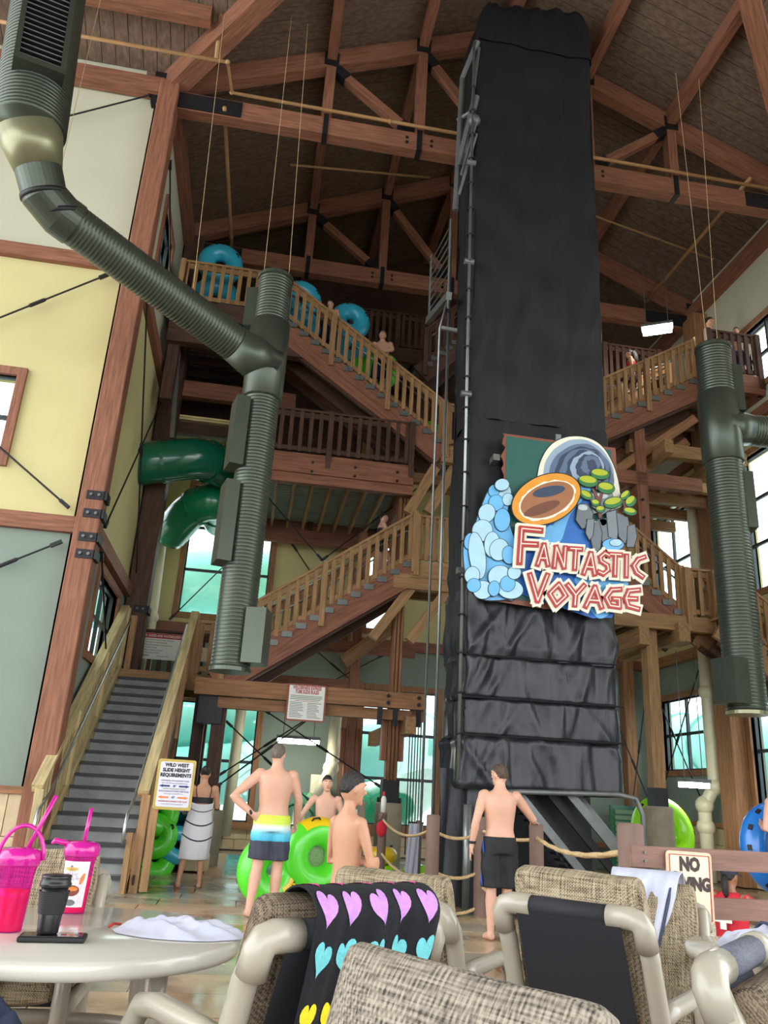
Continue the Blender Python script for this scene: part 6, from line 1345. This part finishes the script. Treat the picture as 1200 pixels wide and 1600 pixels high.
mat('notice_cream', L(236,222,190), .5, na=.02); mat('notice_brown', L(52,32,30), .5, na=.02); mat('edge_pink', L(232,188,160), .5, na=.02); mat('frame_gold', L(186,160,78), .5, na=.1); mat('sign_lilac', L(216,214,226), .5, na=.02); mat('edge_rust', L(156,84,66), .6, na=.1)
ng = V((1,0,-.02)).normalized(); nz2 = V((.02,0,1)).normalized()
t, at, ex, ez = board('notice_sign', 'cream NO DIVING notice with red border on the plank fence', (2.60,4.96,.72), ng, nz2, .30, .40, .006, 'notice_cream', 'edge_pink', .025, .014)
for a, b in (((.02,.02),(.28,.02)),((.28,.02),(.28,.38)),((.28,.38),(.02,.38)),((.02,.38),(.02,.02))): MB().beam(at(*a), at(*b), .005, .003, up=ex.cross(ez)).obj('border_line', 'ink_red', t)
text('lettering', 'NO', .105, at(.15,.325), ex, ez, 'notice_brown', t, .002, .006, squash=.8); text('lettering', 'DIVING', .1, at(.152,.215), ex, ez, 'notice_brown', t, .002, .006, squash=.76)
# wild west board
t, at, ex, ez = board('height_sign', 'white WILD WEST SLIDE HEIGHT REQUIREMENTS board in a gold frame', (-1.13,11.62,1.02), (1,.05,0), (0,0,1), .50, .64, .03, 'sign_lilac', 'frame_gold', .03, .035)
for s_, y, sz, m_, bo in (('WILD WEST',.565,.062,'ink_black',.003),('SLIDE HEIGHT',.50,.062,'ink_black',.003),('REQUIREMENTS',.435,.062,'ink_black',.003),('FANTASTIC VOYAGE RAFT SLIDE',.365,.028,'ink_blue',0),('Riders under 48" must be accompanied by adult',.335,.02,'ink_blue',0),('48"',.298,.036,'ink_blue',.001),('WHITE WATER BODY SLIDES',.262,.026,'ink_green',0),('BLACK HOLE EXTREME TUBE SLIDE',.232,.028,'ink_blue',0),('Riders must be at least 48" to ride',.202,.02,'ink_grey',0),('42"',.155,.036,'ink_blue',.001),('WILDERNESS EXPRESS TUBE SLIDE',.105,.028,'ink_red',0),('Riders under 42" must be accompanied',.072,.02,'ink_grey',0)): text('lettering', s_, sz, at(.25,y), ex, ez, m_, t, .0015, bo, squash=.88 if sz < .05 else .92)
for y, m_ in ((.298,'ink_blue'),(.155,'ink_orange')):
    for s in (-1,1): MB().prism([(.25+s*a, y+b) for a, b in ((.06,-.011),(.15,-.011),(.15,-.02),(.20,0),(.15,.02),(.15,.011),(.06,.011))], at(0,0), ex, ez, .0015).obj('arrow', m_, t)
MB().beam((-1.1,11.68,.02),(-1.1,11.68,1.06), .1, .06).obj('sign_stake', 'wood_tan_z', t)
# pool rules board on the landing rail
t, at, ex, ez = board('rules_sign', 'POOL SLIDES AND WATERSLIDES RULES board on the landing rail', (-2.5,17.70,3.83), (1,0,0), (0,0,1), 1.08, .56, .02, 'sign_white', 'sign_white', .01, .004)
MB().prism([(.004,.45),(1.076,.45),(1.076,.556),(.004,.556)], at(0,0,0), ex, ez, .003).obj('title_band', 'ink_red', t)
text('lettering', 'POOL SLIDES AND WATERSLIDES RULES', .07, at(.54,.50,2), ex, ez, 'sign_white', t, .002, .001, squash=.8)
for i, s_ in enumerate(('1. Do not run on pool deck, obey the lifeguard instructions','2. Follow the instructions of the slide attendant','3. No running, standing, kneeling or rotating in the flume','4. Keep arms inside at all times','5. No stopping in the flume or on ladders','6. Leave the plunge area immediately')): text('lettering', s_, .04, at(.03,.415-.055*i), ex, ez, 'ink_black', t, .0015, 0, 'LEFT', .75)
text('lettering', 'WARNING:', .05, at(.06,.07), ex, ez, 'ink_red', t, .0015, .001, 'LEFT', .85); text('lettering', 'Water depth is 42 in.', .036, at(.42,.07), ex, ez, 'ink_black', t, .0015, 0, 'LEFT', .85)
t, at, ex, ez = board('warning_sign', 'small cream sign with red NO RE letters beside the rules board', (-1.36,17.69,3.86), (1,0,0), (0,0,1), .34, .3, .015, 'notice_cream', 'notice_cream', .01, .004)
text('lettering', 'NO', .1, at(.15,.2), ex, ez, 'ink_red', t, .002, .003); text('lettering', 'RE', .1, at(.1,.08), ex, ez, 'ink_red', t, .002, .003)
t, at, ex, ez = board('small_plate', 'small grey plate above the red warning sign', (-1.36,17.69,4.22), (1,0,0), (0,0,1), .16, .14, .012, 'ink_grey', 'sign_white', .008, .008)
# wilderness board on the header beam
t, at, ex, ez = board('slide_rules_sign', 'white WILDERNESS EXPRESS TUBE SLIDE RULES board on the header beam', (.67,YT-.20,2.58), (1,0,.0), (0,0,1), .73, .68, .02, 'sign_white', 'edge_rust', .02, .03)
text('lettering', 'WILDERNESS EXPRESS', .088, at(.365,.61), ex, ez, 'ink_red', t, .002, .003, squash=.62); text('lettering', 'TUBE SLIDE RULES', .088, at(.365,.535), ex, ez, 'ink_red', t, .002, .003, squash=.62)
for i in range(3): MB().prism([(.06,.455-.03*i),(.66-.03*(i == 2),.455-.03*i),(.66-.03*(i == 2),.467-.03*i),(.06,.467-.03*i)], at(0,0), ex, ez, .0015).obj('text_line', 'ink_green', t)
MB().prism([(.15,.365),(.6,.365),(.6,.373),(.15,.373)], at(0,0), ex, ez, .0015).obj('text_line', 'ink_red', t)
rl = random.Random(5)
for c in (0,1):
    for i in range(10):
        w2 = rl.uniform(.16,.27); y = .33-.029*i; MB().prism([(.06+.33*c,y),(.06+.33*c+w2,y),(.06+.33*c+w2,y+.010),(.06+.33*c,y+.010)], at(0,0), ex, ez, .0015).obj('text_line', 'ink_grey', t)
# fluorescent lamps
def lamp_mat():
    m = mat('tube_light', (1,.97,.86,1), .4, na=0, emit=14)
lamp_mat()
def fluoro(label, c, ex, ln, wd, hang):
    t = thing('fluorescent_lamp', label, 'lamp', tuple(c)); ex = V(ex).normalized(); sd = V((0,0,1)).cross(ex); c = V(c)
    MB().beam(c-ex*ln/2, c+ex*ln/2, wd, .07).obj('housing', 'dull_steel', t); MB().beam(c-ex*(ln/2-.03)-V((0,0,.07)), c+ex*(ln/2-.03)-V((0,0,.07)), wd-.05, .12).obj('diffuser', 'tube_light', t)
    for s in (-1,1): MB().tube([c+ex*s*ln*.35, c+ex*s*ln*.35+V((0,0,hang))], .01, 6).obj('hanger', 'dull_steel', t)
fluoro('lit fluorescent lamp hung under the truss above the right-hand stairs', (8.45,15.0,12.05), (.85,-.5,0), .7, .3, 3.2)
fluoro('lit fluorescent lamp on the green back wall under the header beam', (1.17,19.0,2.5), (1,0,0), 1.0, .25, 1.1)
fluoro('lit fluorescent lamp above the lime green tube', (8.95,15.7,1.98), (1,.1,0), .6, .3, 2.6)
# bundle of cables under the header beam end, hanging towel, red pouch, spray bottle, boxes
for i in range(5): tag(MB().tube([(3.12+.055*i,YT+.2,2.9),(3.12+.055*i,YT+.2,.35)], .011, 6).obj('hanging_cable', 'rubber_black'), ('first','second','third','fourth','last')[i]+' black cable of the row beside the pipe-clad post', 'cable', 'row of black cables')
def tw_(u, v): a = u*math.pi*2; return (2.92+.11*math.cos(a)*(1+.15*math.sin(5*a))-.05*v, 13.9+.05*math.sin(a)*(1+.3*math.sin(7*a+2*v)), .95-.85*v)
o = MB().grid(tw_, 40, 16, True).obj('hanging_towel', 'cotton_white', None, True); tag(o, 'limp white towel hanging beside the dark rope post', 'towel')
t = thing('towel_stand', 'dark post carrying the hanging white towel', 'post', (2.98,14.02,0)); MB().tube([(2.98,14.02,0),(2.98,14.02,1.0)], .05, 10).obj('shaft', 'bollard', t); MB().beam((2.8,14.0,.96),(3.06,14.0,.96), .03, .03).obj('hook_bar', 'black_steel', t)
heapo = thing('red_pouch', 'red pouch hanging on the slim dark rope post', 'pouch', (2.27,13.5,.78)); MB().ball((2.27,13.5,.86), (.09,.05,.12), 14, 10).obj('bag', 'shirt_red', heapo, True); MB().tube([(2.22,13.52,.95),(2.3,13.53,1.08),(2.33,13.5,.95)], .008, 6).obj('strap', 'rubber_black', heapo, True)
t = thing('spray_bottle', 'white bottle with red cap standing on the slim rope post', 'bottle', (2.3,13.6,1.1)); MB().lathe([(.045,0),(.045,.2),(.03,.24),(.02,.25)], (2.3,13.6,1.1), 16).obj('bottle_body', 'white_paint', t, True); MB().lathe([(.022,.25),(.022,.31),(.01,.32)], (2.3,13.6,1.1), 12).obj('cap', 'ink_red', t)
t = thing('wall_box', 'beige electrical box on the post behind the facing boy', 'box', (1.75,19.9,1.2)); bevel(MB().box((1.6,19.9,1.15),(1.95,20.05,1.75)).obj('case', 'pvc_cream', t), .02, 2); MB().box((1.63,19.885,1.2),(1.92,19.902,1.7)).obj('door', 'pvc_cream', t)
t = thing('control_cabinet', 'grey control cabinet with small labels behind the folded-arms boy', 'cabinet', (2.05,15.2,0)); MB().box((1.85,15.2,.35),(2.25,15.45,1.25)).obj('case', 'plinth', t); MB().box((1.83,15.185,.4),(2.23,15.2,1.2)).obj('door', 'plinth', t)
MB().box((2.0,15.175,.95),(2.1,15.19,1.1)).obj('label_plate', 'sign_white', t); MB().box((2.02,15.172,1.0),(2.08,15.178,1.03)).obj('label_mark', 'ink_red', t)
for x in (1.9,2.2): MB().box((x-.03,15.25,0),(x+.03,15.4,.36)).obj('leg', 'dull_steel', t)
# stone-clad pier behind the woman and slide end in the pool
t = thing('stone_pier', 'tan stone-clad pier standing behind the towel-wrapped woman', 'pier', (-.62,15.0,0)); 
for j in range(5): bevel(MB().box((-.86+.02*(j%2),14.85,.26*j),(-.40-.02*(j%2),15.3,.26*j+.255)).obj('stone_block', 'stone_tan', t), .01, 1)
slide_tube('slide_exit', [(1.5,19.4,1.0),(1.25,18.2,.75),(1.15,16.8,.35),(1.15,15.4,.05)], .36, 'slide_light', 'green slide end emptying into the splash pool behind the man', 20, flange=1.2)
t = thing('shutter_panel', 'olive louvred panel behind the lime green tube', 'panel', (9.3,18.9,0)); MB().box((8.6,18.9,.0),(10.1,18.96,1.45)).obj('frame', 'slide_green', t)
for i in range(10): MB().box((8.7,18.86,.1+.13*i),(10.0,18.91,.19+.13*i)).obj('slat', 'ink_green', t)
